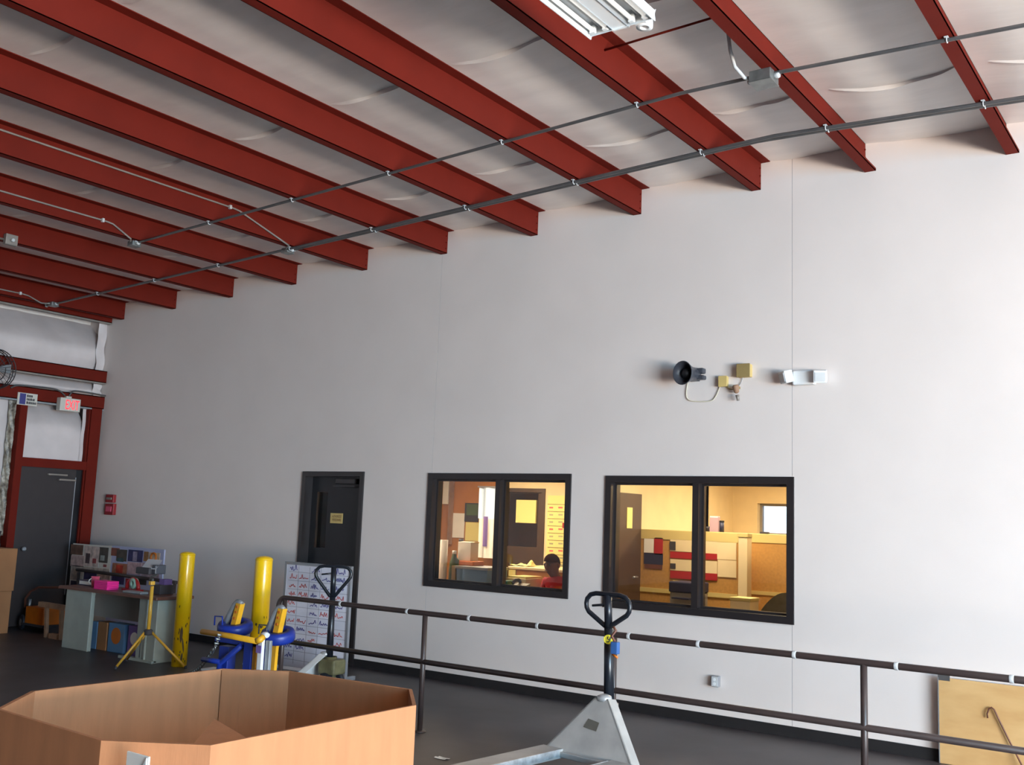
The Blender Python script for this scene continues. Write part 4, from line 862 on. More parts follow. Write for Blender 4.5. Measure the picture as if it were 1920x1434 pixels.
for px_ in (640, 765, 881, 1009, 1180, 1310, 1490, 1681, 1897):
    x = W(px_, 1140, RY).x; x = W(px_, 1124 + (px_ - 640) * 0.1125, RY).x
    a = MB(); a.lathe([(0.0225, -0.012), (0.0235, -0.01), (0.0235, 0.01), (0.0225, 0.012)], (x, RY, RZT), (1, 0, 0), 14); a.build('clip', M['clip'], gr)
R2 = 7.62
g2 = thing('guard_rail', 'dark pipe guard rail behind the desk, ending at the left bollard', 'railing', (-11.3, R2, 0))
x0, x1 = -12.5, W(331, 1090, R2).x
a = MB(); zr0, zr1 = W(132, 1066.5, R2).z, W(326, 1091.5, R2).z
a.tube([(x0, R2, zr0), (x1, R2, zr1)], 0.021, 12); a.build('top_rail', M['rail'], g2)
a = MB(); a.tube([(x0, R2, 0.48), (x1, R2, 0.48)], 0.021, 12); a.build('mid_rail', M['rail'], g2)
for x in (x0 + 0.05, x1 - 0.03):
    a = MB(); a.tube([(x, R2, 0), (x, R2, zr1)], 0.021, 12); a.build('post', M['rail'], g2)

# ------------------------------------------------------------------ bollards
def bollard(lab, x, y, h, r, scuffs):
    t_ = thing('bollard', lab, 'bollard', (x, y, 0))
    a = MB(); a.lathe([(r, 0.0), (r, h - 0.02), (r * 0.97, h - 0.012)], (x, y, 0), n=28); a.build('pipe', M['yellow'], t_)
    a = MB(); a.lathe([(r * 1.03, -0.02), (r * 1.03, -0.01), (r * 0.9, 0.004), (r * 0.5, 0.016), (r * 0.1, 0.02)], (x, y, h), n=28); a.build('dome_cap', M['yellow'], t_)
    d = Vector((-x, -y, 0)).normalized(); base = math.atan2(d.y, d.x)
    a = MB()
    for (th, z, w_, hh) in scuffs:
        def f(u, v): aa = base + th + (u - 0.5) * w_ / r + 0.25 * (v - 0.5) * hh / r; k = math.sin(PI * v) ** 0.5; aa = base + th + 0.25 * math.sin(th * 37) * (v - .5) * hh / r + (u - 0.5) * w_ / r * k; return (x + (r + 0.0012) * math.cos(aa), y + (r + 0.0012) * math.sin(aa), z + (v - 0.5) * hh + 0.01 * math.sin(7 * u))
        a.grid(4, 6, f)
    a.build('scuff_marks', M['scuff'], t_, kind='stuff'); return t_
rs = random.Random(4)
bollard('scuffed yellow bollard beside the tripod light at the desk end', -9.18, 6.86, 1.175, 0.08, [(0.0, 0.33, 0.03, 0.17), (0.32, 0.22, 0.016, 0.16), (-0.3, 0.36, 0.012, 0.05), (0.5, 0.42, 0.012, 0.03), (0.25, 0.10, 0.022, 0.08), (-0.5, 0.62, 0.012, 0.02)] + [((rs.random() - 0.5) * 2, 0.05 + 0.6 * rs.random() ** 2, 0.006 + 0.01 * rs.random(), 0.02 * rs.random() + 0.006) for _ in range(16)])
bollard('yellow bollard behind the blue lifting frame beside the whiteboard', -7.42, 6.40, 1.222, 0.08, [(-0.4, 0.62, 0.02, 0.02), (0.1, 0.60, 0.05, 0.012), (0.3, 0.5, 0.01, 0.05)] + [((rs.random() - 0.5) * 2, 0.3 + 0.4 * rs.random(), 0.006, 0.02) for _ in range(8)])

# ------------------------------------------------------------------ desk at the left with its things
def slabx(px, py, y): return W(px, py, y)
DF = 6.72
dl_, dr_ = W(120, 1160, DF).x, -9.44
DZ = 0.70
dsk = thing('work_desk', 'brown-topped desk on grey-green pedestals before the exit door', 'desk', ((dl_ + dr_) / 2, 7.0, 0))
MB().box((dl_ - 0.12, DF - 0.03, DZ - 0.035), (dr_ + 0.02, DF + 0.45, DZ), 0.006).build('desk_top', M['desk'], dsk)
MB().box((dl_ - 0.12, DF - 0.033, DZ - 0.033), (dr_ + 0.02, DF - 0.03, DZ - 0.004)).build('edge_band', M['brown'], dsk)
x1_ = W(168, 1160, DF).x; MB().box((dl_, DF, 0), (x1_, DF + 0.05, DZ - 0.035), 0.006).build('pedestal', M['ped'], dsk)
xa_, xb_ = W(254, 1180, DF).x, -9.46
pd_ = MB().box((xa_, DF + 0.02, 0), (xb_, DF + 0.26, DZ - 0.035), 0.01).build('pedestal', M['ped'], dsk)
MB().box((xa_ + (xb_ - xa_) * 0.5, DF, 0.02), (xa_ + (xb_ - xa_) * 0.56, DF + 0.03, DZ - 0.04)).build('corner_trim', M['ped'], pd_)
MB().box((dl_, DF + 0.38, 0.34), (xb_, DF + 0.41, DZ - 0.035)).build('modesty_panel', M['greypl'], dsk)
MB().box((xa_ - 0.28, DF - 0.0, 0.0), (xb_, DF + 0.06, 0.03), 0.004).build('foot_bar', M['ped'], dsk)
# things under the desk
for q, m_, pic, lab in (((170, 1165, 182, 1201), 'bluebin', None, 'narrow pale blue carton under the desk by the left pedestal'), ((183, 1166, 200, 1206), 'card2', None, 'brown carton under the desk right of the pale blue carton'), ((203, 1169, 233, 1208), 'bluebin', 'orange', 'blue carton with an orange picture under the desk'), ((240, 1174, 264, 1215), 'purple', 'paper', 'purple carton under the desk by the right pedestal')):
    yq = DF + 0.2; x0, x1, za, zt = rect(*q, yq); t_ = thing('carton', lab, 'carton', ((x0 + x1) / 2, yq + 0.06, 0))
    H_ = min(zt, 0.42); MB().box((x0, yq, 0.0), (x1, yq + 0.13, H_), 0.003).build('carton_body', M[m_], t_); MB().box((x0 + 0.003, yq - 0.002, H_ - 0.02), (x1 - 0.003, yq + 0.132, H_ + 0.002)).build('lid_flap', M[m_], t_)
    if pic: a = MB(); a.lathe([(min(x1 - x0, H_) * 0.3, 0), (min(x1 - x0, H_) * 0.3, 0.003)], ((x0 + x1) / 2, yq, H_ * 0.58), (0, -1, 0), 16); a.build('printed_picture', M[pic], t_)
# things on the desk
def on_desk(px0, py0, px1, py1, y): x0, x1, za, zt = rect(px0, py0, px1, py1, y); return x0, x1, max(zt, DZ + 0.02)
x0, x1, zt = on_desk(186, 1092, 211, 1109, DF + 0.12); o = thing('pink_notepad', 'stack of hot pink paper pads on the brown desk top', 'notepad', ((x0 + x1) / 2, DF + 0.12, DZ))
zt = DZ + 0.095
for k in range(5): MB().box((x0 + 0.004 * (k % 2), DF + 0.05, DZ + k * 0.019), (x1 - 0.004 * ((k + 1) % 2), DF + 0.2, DZ + (k + 1) * 0.019 - 0.002), 0.001).build('pad', M['pink'], o)
x0, x1, zt = on_desk(158, 1091, 170, 1105, DF + 0.2); cxx = (x0 + x1) / 2 + 0.15; o = thing('rose_cup', 'rose coloured cup left of the hot pink pads', 'cup', (cxx, DF + 0.2, DZ)); a = MB(); a.lathe([(0.035, 0), (0.05, 0.12), (0.045, 0.12), (0.031, 0.01)], (cxx, DF + 0.2, DZ), n=18); a.build('cup_wall', M['pinkl'], o); a = MB(); a.tube(arc((cxx, DF + 0.15, DZ + 0.065), (0, -1, 0), (0, 0, 1), 0.03, -PI / 2, PI / 2, 8), 0.005, 6); a.build('handle', M['paper'], o)
x0, x1, zt = on_desk(232, 1088, 252, 1104, DF + 0.2); cxx = (x0 + x1) / 2; o = thing('tape_dispenser', 'red curved tape dispenser right of the hot pink pads', 'dispenser', (cxx, DF + 0.25, DZ)); a = MB(); a.tube(arc((cxx, DF + 0.25, DZ + 0.02), (1, 0, 0), (0, 0, 1), 0.11, 0.0, PI, 12), 0.022, 8); a.build('frame_arch', M['plred'], o); a = MB(); a.box((cxx - 0.14, DF + 0.20, DZ), (cxx + 0.14, DF + 0.3, DZ + 0.02), 0.004); a.build('base', M['plred'], o); a = MB(); a.lathe([(0.03, -0.025), (0.06, -0.025), (0.06, 0.025), (0.03, 0.025), (0.03, -0.025)], (cxx + 0.02, DF + 0.25, DZ + 0.082), (0, 1, 0), 20, caps=False); a.build('tape_roll', M['mint'], o)
x0, x1, zt = on_desk(234, 1107, 268, 1113, DF + 0.05); o = MB().box((x0, DF + 0.02, DZ), (x1, DF + 0.12, DZ + 0.025), 0.006).build('steel_ruler_tray', M['greyst'], loc=((x0 + x1) / 2, DF + 0.07, DZ)); tag(o, 'flat grey steel tray at the front edge of the brown desk', 'tray')
x0, x1, zt = on_desk(284, 1094, 300, 1112, DF + 0.2); o = thing('desk_organizer', 'dark desk organizer at the right end of the brown desk', 'organizer', ((x0 + x1) / 2, DF + 0.3, DZ)); zt = DZ + 0.16; MB().box((x0, DF + 0.2, DZ), (x1, DF + 0.38, zt - 0.06), 0.004).build('tray_case', M['ink_dark'], o); MB().box((x0 + 0.02, DF + 0.28, zt - 0.06), (x1 - 0.04, DF + 0.38, zt)).build('file_stack', M['purple'], o)
x0, x1, zt = dl_ - 0.1, dl_ + 0.22, 0; o = thing('navy_binder', 'dark navy binder lying at the left end of the brown desk', 'binder', ((x0 + x1) / 2, DF + 0.3, DZ)); MB().box((x0, DF + 0.2, DZ), (x1, DF + 0.42, DZ + 0.012), 0.002).build('cover', M['navy'], o); MB().box((x0 + 0.01, DF + 0.205, DZ + 0.012), (x1 - 0.006, DF + 0.415, DZ + 0.05)).build('pages', M['paper'], o); MB().box((x0, DF + 0.2, DZ + 0.05), (x1, DF + 0.42, DZ + 0.062), 0.002).build('cover', M['navy'], o)
# collage board behind the rail
PY = 7.74
x0, x1, _, zt = rect(132, 1020, 305, 1120, PY)
zl, zr_ = W(134, 1018, PY).z, W(303, 1030, PY).z
xm = W(207, 1060, PY).x
cbd = thing('collage_board', 'wide display board of pasted photographs behind the brown desk', 'display board', ((x0 + x1) / 2, PY, 0))
MB().box((x0, PY, 0.06), (xm, PY + 0.02, zl), 0.003).build('board_half', M['signw'], cbd)
MB().box((xm, PY, 0.06), (x1, PY + 0.02, zr_), 0.003).build('board_half', mat('board_lilac', (176, 176, 204), 0.6), cbd)
for xx in (x0 + 0.15, x1 - 0.15): a = MB(); a.box((xx - 0.03, PY - 0.12, 0), (xx + 0.03, PY + 0.16, 0.06), 0.01); a.build('foot', M['greypl'], cbd)
pics = [(133, 1021, 156, 1040, (112, 80, 66)), (133, 1041, 158, 1062, (196, 166, 160)), (158, 1024, 186, 1062, (214, 190, 180)), (161, 1037, 169, 1056, (84, 64, 68)), (174, 1047, 181, 1056, (180, 84, 84)),
        (187, 1026, 203, 1055, (78, 72, 66)), (189, 1041, 197, 1051, (168, 172, 166)), (193, 1030, 199, 1037, (150, 84, 80)), (134, 1063, 206, 1074, (210, 188, 172)), (194, 1058, 200, 1063, (160, 84, 80)),
        (133, 1070, 155, 1087, (190, 170, 156)), (158, 1073, 181, 1088, (62, 50, 92)), (183, 1076, 207, 1090, (196, 160, 146)), (133, 1089, 153, 1100, (54, 40, 66)),
        (209, 1027, 224, 1042, (150, 84, 66)), (219, 1030, 238, 1052, (88, 78, 68)), (220, 1046, 232, 1053, (60, 96, 100)), (211, 1056, 238, 1076, (178, 112, 84)), (218, 1059, 231, 1074, (200, 60, 40)),
        (241, 1031, 268, 1053, (52, 52, 100)), (250, 1034, 258, 1052, (168, 152, 176)), (270, 1034, 278, 1052, (160, 108, 60)), (279, 1036, 300, 1054, (240, 206, 172)), (239, 1054, 265, 1077, (204, 168, 172)), (266, 1056, 299, 1085, (196, 168, 176)),
        (210, 1079, 233, 1095, (58, 40, 96)), (236, 1085, 250, 1100, (170, 40, 48)), (255, 1080, 275, 1096, (34, 30, 34))]
pm = {}
for i, (a0, b0, a1, b1, c) in enumerate(pics):
    if c not in pm: pm[c] = mat('print_%d' % i, c, 0.55, noise=0.25, nscale=14)
    xa, xb, za, zt_ = rect(a0, b0, a1, b1, PY)
    MB().box((xa, PY - 0.004 - 0.0006 * (i % 7), za), (xb, PY, zt_)).build('photo_print', pm[c], cbd)
cc = W(289, 1045, PY); a = MB(); a.tube(arc((cc.x, PY - 0.01, cc.z), (1, 0, 0), (0, 0, 1), 0.055, 0, 2 * PI, 16)[:-1], 0.012, 6, closed=True); a.build('printed_ring', M['orange'], cbd)

# tripod work light
TXY = W(278, 1185, 6.5)
tx, ty = TXY.x, 6.5
hubz = TXY.z
tp = thing('tripod_light', 'yellow tripod stand with a grey hooded lamp beside the left bollard', 'tripod', (tx, ty, 0))
ft = [WZ(216, 1256, 0), WZ(348, 1255, 0), WZ(237, 1240, 0)]
a = MB(); a.lathe([(0.035, -0.03), (0.045, -0.02), (0.045, 0.02), (0.03, 0.03)], (tx, ty, hubz), n=16); a.build('hub', M['ink_dark'], tp)
for f in ft:
    a = MB(); d = (f - Vector((tx, ty, hubz))); s0 = Vector((tx, ty, hubz)) + Vector((d.x, d.y, 0)).normalized() * 0.035
    a.tube([s0, f + Vector((0, 0, 0.02))], 0.0125, 10); lg = a.build('leg', M['tripod_y'], tp)
    a = MB(); a.tube([f + Vector((0, 0, 0.03)) - d.normalized() * 0.01, f + Vector((0, 0, 0.006))], 0.015, 8); a.build('rubber_foot', M['ink_dark'], lg)
pz = W(281, 1098, 6.5).z
a = MB(); a.tube([(tx, ty, hubz - 0.02), (tx, ty, pz)], 0.019, 12); a.build('pole', M['tripod_y'], tp)
a = MB(); a.tube([(tx, ty, pz - 0.01), (tx, ty, W(281, 1084, 6.5).z)], 0.011, 10); a.build('inner_pole', M['galv'], tp)
a = MB(); a.tube([(tx - 0.05, ty - 0.02, hubz - 0.01), (tx - 0.08, ty - 0.03, hubz - 0.15), (tx - 0.12, ty, 0.1)], 0.004, 6); a.build('cord', M['ink_dark'], tp)
lp0, lp1 = W(264, 1072, 6.5), W(301, 1052, 6.5)
zt, zc = W(285, 1050, 6.5).z, W(283, 1063, 6.5).z
zl = W(283, 1076, 6.5).z
a = MB(); a.prism([W(264, 1066, ty - 0.06), W(292, 1067.5, ty - 0.06), W(303, 1052, ty + 0.05), W(276, 1050, ty + 0.05)], (0, 0.012, 0.012)); a.build('hood', M['hoodgrey'], tp)
a = MB(); a.box((lp0.x + 0.02, ty - 0.08, zl), (lp1.x - 0.07, ty + 0.04, zc - 0.004), 0.01); a.build('lamp_case', M['ink_dark'], tp)
a = MB(); a.box((lp1.x - 0.07, ty - 0.05, zl + 0.005), (lp1.x - 0.005, ty + 0.08, zc + 0.03), 0.01); a.build('side_case', M['hornp'], tp)
a = MB(); a.tube([(tx - 0.05, ty, pz + 0.06), (tx - 0.02, ty, zl - 0.02), (tx + 0.05, ty, zl - 0.01), (tx + 0.09, ty, zl + 0.04)], 0.01, 8); a.build('yoke', M['galv'], tp)
MB().box((tx - 0.025, ty - 0.03, pz + 0.01), (tx + 0.02, ty + 0.02, pz + 0.05), 0.006).build('clamp', M['tripod_y'], tp)

# orange cart and lumber behind desk
oc0 = W(70, 1160, 7.35)
crt = thing('orange_cart', 'low orange machine on wheels with a bent tube handle left of the desk', 'cart', (oc0.x, 7.35, 0))
x0, x1, za, zt = rect(53, 1150, 87, 1174, 7.25)
z0c = 0.07
MB().box((x0, 7.2, z0c + 0.02), (x1, 7.5, z0c + 0.24), 0.01).build('housing', M['orange'], crt)
MB().box((x0 - 0.05, 7.18, z0c), (x1 + 0.05, 7.52, z0c + 0.03), 0.005).build('chassis', M['ink_dark'], crt)
for xx, yy in ((x0 - 0.09, 7.22), (x0 - 0.09, 7.48)): a = MB(); a.lathe([(0.085, -0.02), (0.095, -0.012), (0.095, 0.012), (0.085, 0.02)], (xx, yy, 0.095), (0.25, 1, 0), 18); w_ = a.build('wheel', M['tyre'], crt); a = MB(); a.lathe([(0.045, -0.024), (0.045, 0.024)], (xx, yy, 0.095), (0.25, 1, 0), 14); a.build('wheel_hub', M['conduit_l'], w_)
for xx in (x1,): a = MB(); a.box((xx, 7.25, 0), (xx + 0.04, 7.45, z0c + 0.01)); a.build('stand_foot', M['ink_dark'], crt)
hp_ = [W(q[0], q[1], 7.3) for q in ((46, 1150), (48, 1122), (58, 1108), (72, 1101), (95, 1101), (112, 1101))]
hp_[0].z = z0c + 0.2
a = MB(); a.tube(hp_, 0.016, 8); a.build('tube_handle', M['brown'], crt)
q0, q1 = W(57, 1123, 7.28), W(53, 1148, 7.28); a = MB(); a.tube([q0, q1], 0.02, 8); a.build('grey_lever', M['greyst'], crt)
for lab, pts_ in (('tan timber offcut leaning behind the desk left pedestal', ((76, 1132), (126, 1140))), ('short tan timber lying low behind the desk left pedestal', ((97, 1172), (112, 1180)))):
    p0, p1 = W(*pts_[0], 7.05), W(*pts_[1], 7.05)
    if pts_[0][1] > 1150: p0.z = 0.03; p1.z = 0.03
    a = MB(); d = (p1 - p0).normalized(); u = Vector((0, 1, 0)); v = d.cross(u)
    a.prism([p0 + u * 0.03 + v * 0.03, p0 - u * 0.03 + v * 0.03, p0 - u * 0.03 - v * 0.03, p0 + u * 0.03 - v * 0.03], p1 - p0)
    if pts_[0][1] < 1150:
        for f_ in (0.25, 0.8): pq = p0.lerp(p1, f_); a.prism([pq + Vector((-.02, -.02, 0)), pq + Vector((.02, -.02, 0)), pq + Vector((.02, .02, 0)), pq + Vector((-.02, .02, 0))], (0.05, 0, -pq.z))
    o = a.build('timber_offcut', M['lumber'], loc=p0); tag(o, lab, 'timber')
# cardboard boxes at left edge
for k, (z0, z1, dx, lab) in enumerate(((0.0, 0.53, 0.0, 'brown carton on the floor at the left edge, lower of two'), (0.53, 1.06, 0.04, 'brown carton at the left edge, stacked on the lower one'))):
    x0, x1, y0, y1 = -13.20, -12.74 + dx, 6.2, 6.9
    t_ = thing('stacked_carton', lab, 'carton', ((x0 + x1) / 2, (y0 + y1) / 2, z0), 'brown cartons at the left edge')
    MB().box((x0, y0, z0), (x1, y1, z1 - 0.008), 0.004).build('carton_body', M['card2'], t_)
    for q in (0, 1): MB().box((x0, y0 + q * (y1 - y0) / 2 + 0.003, z1 - 0.008), (x1, y0 + (q + 1) * (y1 - y0) / 2 - 0.003, z1)).build('top_flap', M['card2'], t_)
    MB().box((x1 - 0.0, (y0 + y1) / 2 - 0.03, z0 + 0.03), (x1 + 0.001, (y0 + y1) / 2 + 0.03, z1 - 0.01)).build('tape', M['lumber'], t_)

# ------------------------------------------------------------------ blue lifting frame
BYY = 5.70
def P(px, py, y=BYY): return W(px, py, y)
bl = thing('lifting_frame', 'blue steel lifting frame with yellow crossbar, arms and chain', 'lifting frame', (P(455, 1200).x, BYY, 0))
def post(xpx0, xpx1, name, m, y0, y1, top_py, bev=0.004, z0=0.0):
    x0, x1 = P(xpx0, 1240).x, P(xpx1, 1240).x; zt = P((xpx0 + xpx1) / 2, top_py).z
    return MB().box((x0, y0, z0), (x1, y1, zt), bev).build(name, M[m], bl)
post(400, 417, 'column', 'blue', BYY + 0.05, BYY + 0.14, 1212); post(455, 469, 'column', 'blue', BYY + 0.0, BYY + 0.09, 1205)
post(476, 486, 'column', 'blue', BYY + 0.1, BYY + 0.16, 1205)
post(468, 475, 'guide_bar', 'lift_y', BYY + 0.02, BYY + 0.05, 1205)
post(484, 489, 'guide_bar', 'lift_y', BYY - 0.02, BYY + 0.01, 1203)
lv = post(490, 498, 'level_bar', 'white', BYY - 0.05, BYY - 0.02, 1190); 
c = P(494.5, 1216); MB().box((c.x - 0.03, BYY - 0.056, c.z - 0.03), (c.x + 0.03, BYY - 0.05, c.z + 0.03)).build('bubble_vial', M['purple'], lv)
a = MB(); c = [P(q[0], q[1]) for q in ((492, 1192), (494, 1189.5), (499, 1189), (502, 1192))]; a.tube(c, 0.022, 8); a.build('hook_end', M['white'], lv)
post(499, 507, 'grey_bar', 'greyst', BYY - 0.02, BYY + 0.01, 1200)
for (cx_, cy_, w0, w1) in ((412, 1177, 391, 434), (495, 1193, 471, 515)):
    c = P((w0 + w1) / 2, cy_ + 1); r_ = (P(w1, cy_).x - P(w0, cy_).x) / 2
    a = MB(); a.lathe([(r_ * 0.55, -0.045), (r_ * 0.95, -0.04), (r_, -0.02), (r_, 0.02), (r_ * 0.92, 0.045), (r_ * 0.55, 0.05), (r_ * 0.5, 0.0), (r_ * 0.55, -0.045)], (c.x, BYY + 0.16, c.z), (0.12, -0.2, 1), 24, caps=False); a.build('clamp_ring', M['blue'], bl)
    a = MB(); h0 = P(cx_ - 10, cy_ - 5); h1 = P(cx_ - 9, cy_ - 22); h2 = P(cx_ + 5, cy_ - 21); h3 = P(cx_ + 5, cy_ - 5); a.tube([h0, h1, h2, h3], 0.007, 6); a.build('lift_handle', M['hornp' if cx_ > 450 else 'blue'], bl)
for (b0, b1, gtop) in (((436, 1174), (446, 1131), 1128), ((516, 1186), (525, 1141), 1140)):
    a = MB(); p0, p1 = P(*b0, BYY + 0.1), P(*b1, BYY + 0.1); a.prism([p0 + Vector((-0.03, 0, 0)), p0 + Vector((0.03, 0, 0)), p1 + Vector((0.035, 0, 0)), p1 + Vector((-0.025, 0, 0))], (0, 0.05, 0)); a.build('arm', M['lift_y'], bl)
    a = MB(); q0, q1, q2 = P(b0[0] - 14, b0[1] - 4, BYY + 0.12), P(b1[0] - 6, b1[1] + 3, BYY + 0.12), P(b1[0] + 3, b1[1] - 3, BYY + 0.12)
    a.tube([q0, q0.lerp(q1, 0.5), q1, q1.lerp(q2, 0.6) + Vector((0, 0, 0.012)), q2, P(b1[0] + 8, b1[1] + 2, BYY + 0.12)], 0.028, 8, r2=0.02); a.build('arm_guard', M['greyst'], bl)
    for f_ in (0.35, 0.62, 0.85):
        pc_ = p0.lerp(p1, f_); a = MB(); a.lathe([(0.012, 0), (0.012, 0.006)], (pc_.x, BYY + 0.1, pc_.z), (0, -1, 0), 8); a.build('bolt', M['orange'], bl)
a = MB(); p0, p1 = P(516, 1190, BYY + 0.12), P(508, 1255, BYY + 0.12); p1.z = 0.0; a.prism([p0 + Vector((-0.025, 0, 0)), p0 + Vector((0.025, 0, 0)), p1 + Vector((0.02, 0, 0)), p1 + Vector((-0.02, 0, 0))], (0, 0.03, 0)); a.build('lower_arm', M['lift_y'], bl)
a = MB(); a.tube([P(379, 1184, BYY - 0.1), P(430, 1192, BYY - 0.1), P(482, 1202, BYY - 0.1)], 0.024, 12); a.build('crossbar', M['lift_y'], bl)
a = MB(); a.tube([P(482, 1202, BYY - 0.1), P(488, 1199, BYY - 0.09), P(493, 1194, BYY - 0.06)], 0.027, 12); a.build('crossbar_elbow', M['lift_y'], bl)
a = MB(); x0, x1 = P(398, 1208).x, P(488, 1208).x; a.box((x0, BYY + 0.02, P(440, 1209).z), (x1, BYY + 0.1, P(440, 1198).z), 0.006); a.build('cross_beam', M['blue'], bl)
a = MB(); a.tube([P(454, 1209, BYY + 0.03), P(412, 1244, BYY + 0.03), Vector((P(405, 1250).x, BYY + 0.03, 0.02))], 0.026, 8); a.build('brace', M['blue'], bl)
a = MB(); a.tube([P(380, 1236, BYY + 0.02), P(414, 1241, BYY + 0.02)], 0.022, 8); a.build('step_bar', M['blue'], bl)
for xx in (P(408, 1240).x, P(475, 1240).x): a = MB(); a.box((xx - 0.05, BYY - 0.25, 0), (xx + 0.05, BYY + 0.35, 0.05), 0.008); a.build('foot', M['blue'], bl)
# chain: one strand of links
cp0, cp1, cp2 = P(412, 1188, BYY - 0.14), P(404, 1212, BYY - 0.15), WZ(352, 1262, 0.02)
pts_ = [cp0.lerp(cp1, t / 6) for t in range(6)] + [cp1.lerp(cp2, t / 14) - Vector((0, 0, 0.05 * math.sin(PI * t / 14))) for t in range(15)]
for p_ in pts_: p_.z = max(p_.z, 0.015)
cn = bpy.data.objects.new('chain', None); COL.objects.link(cn); cn.parent = bl; cn.location = cp0 - wpos(bl); cn['label'] = 'silver hanging chain'
for i in range(len(pts_) - 1):
    p0, p1 = pts_[i], pts_[i + 1]; d = (p1 - p0); L = d.length * 0.72; d.normalize(); u = d.cross(Vector((0.3, 0.9, 0.2)) if i % 2 else Vector((0.9, -0.3, 0.3))).normalized(); c = (p0 + p1) / 2
    a = MB(); R_ = 0.016; a.tube([c + d * (L - R_) * math.copysign(1, math.cos(t)) * min(1, abs(math.cos(t)) * 3) * 0.8 + u * R_ * math.sin(t) for t in [2 * PI * k / 12 for k in range(12)]], 0.006, 6, closed=True); a.build('link', M['galv'], cn)

# ------------------------------------------------------------------ whiteboard with handwritten grid
WB = 7.42
TL, TR, BL = W(534, 1055, WB), W(658, 1063, WB), W(526, 1262, WB)
xw0, xw1, zw1 = (TL.x + BL.x) / 2, TR.x, (TL.z + TR.z) / 2
wb = thing('whiteboard', 'grey-framed whiteboard with a handwritten red and blue grid before the black door', 'whiteboard', ((xw0 + xw1) / 2, WB, 0))
MB().box((xw0, WB, 0.05), (xw1, WB + 0.018, zw1)).build('board_face', M['wboard'], wb)
a = MB(); frame_rect(a, xw0 - 0.012, xw1 + 0.012, 0.04, zw1 + 0.012, 0.03, WB - 0.006, WB + 0.026); a.build('board_frame', M['alu'], wb)
for xx in (xw0 + 0.06, xw1 - 0.06): a = MB(); a.box((xx - 0.02, WB - 0.16, 0), (xx + 0.02, WB + 0.2, 0.04), 0.006); a.build('foot', M['alu'], wb)
ww_ = xw1 - xw0; hh_ = zw1 - 0.05
for f_ in (0.21, 0.385, 0.56, 0.74): MB().box((xw0 + ww_ * f_ - 0.002, WB - 0.0015, 0.1), (xw0 + ww_ * f_ + 0.002, WB, zw1 - 0.03)).build('grid_line', M['line'], wb)
for k in range(1, 12): MB().box((xw0 + 0.05, WB - 0.0015, zw1 - hh_ * k / 12 - 0.002), (xw1 - 0.02, WB, zw1 - hh_ * k / 12 + 0.0015)).build('grid_line', M['line'], wb)
rw = random.Random(11)
def scribble(x0, x1, z0, h, m):
    a = MB(); n = int((x1 - x0) / 0.012); pts = []
    for k in range(n + 1): pts.append(Vector((x0 + (x1 - x0) * k / n + rw.uniform(-.004, .004), WB - 0.002, z0 + h * (rw.random() if k % 2 else rw.random() * 0.35))))
    for p0, p1 in zip(pts, pts[1:]):
        d = (p1 - p0).normalized(); nrm = Vector((-d.z, 0, d.x)) * 0.0042
        a.quad(p0 + nrm, p0 - nrm, p1 - nrm, p1 + nrm)
    a.build('handwriting', M[m], wb)
cols = [(0.07, 0.19), (0.23, 0.37), (0.42, 0.54), (0.58, 0.71), (0.77, 0.93)]
for r_ in range(11):
    for c_, (f0, f1) in enumerate(cols):
        if rw.random() < 0.12 or (r_ > 8 and c_ > 1): continue
        red = (c_ < 2 and 0 < r_ < 7) or (c_ >= 2 and r_ in (7, 8, 9)) or (c_ > 2 and r_ > 2 and rw.random() < 0.6)
        z = zw1 - hh_ * (r_ + 1) / 12 + 0.018
        if r_ == 0: scribble(xw0 + ww_ * f0, xw0 + ww_ * f1, z - 0.01, 0.075, 'ink_blue')
        else: scribble(xw0 + ww_ * f0, xw0 + ww_ * (f1 - 0.02 * rw.random()), z, 0.055, 'ink_red' if red else 'ink_blue')

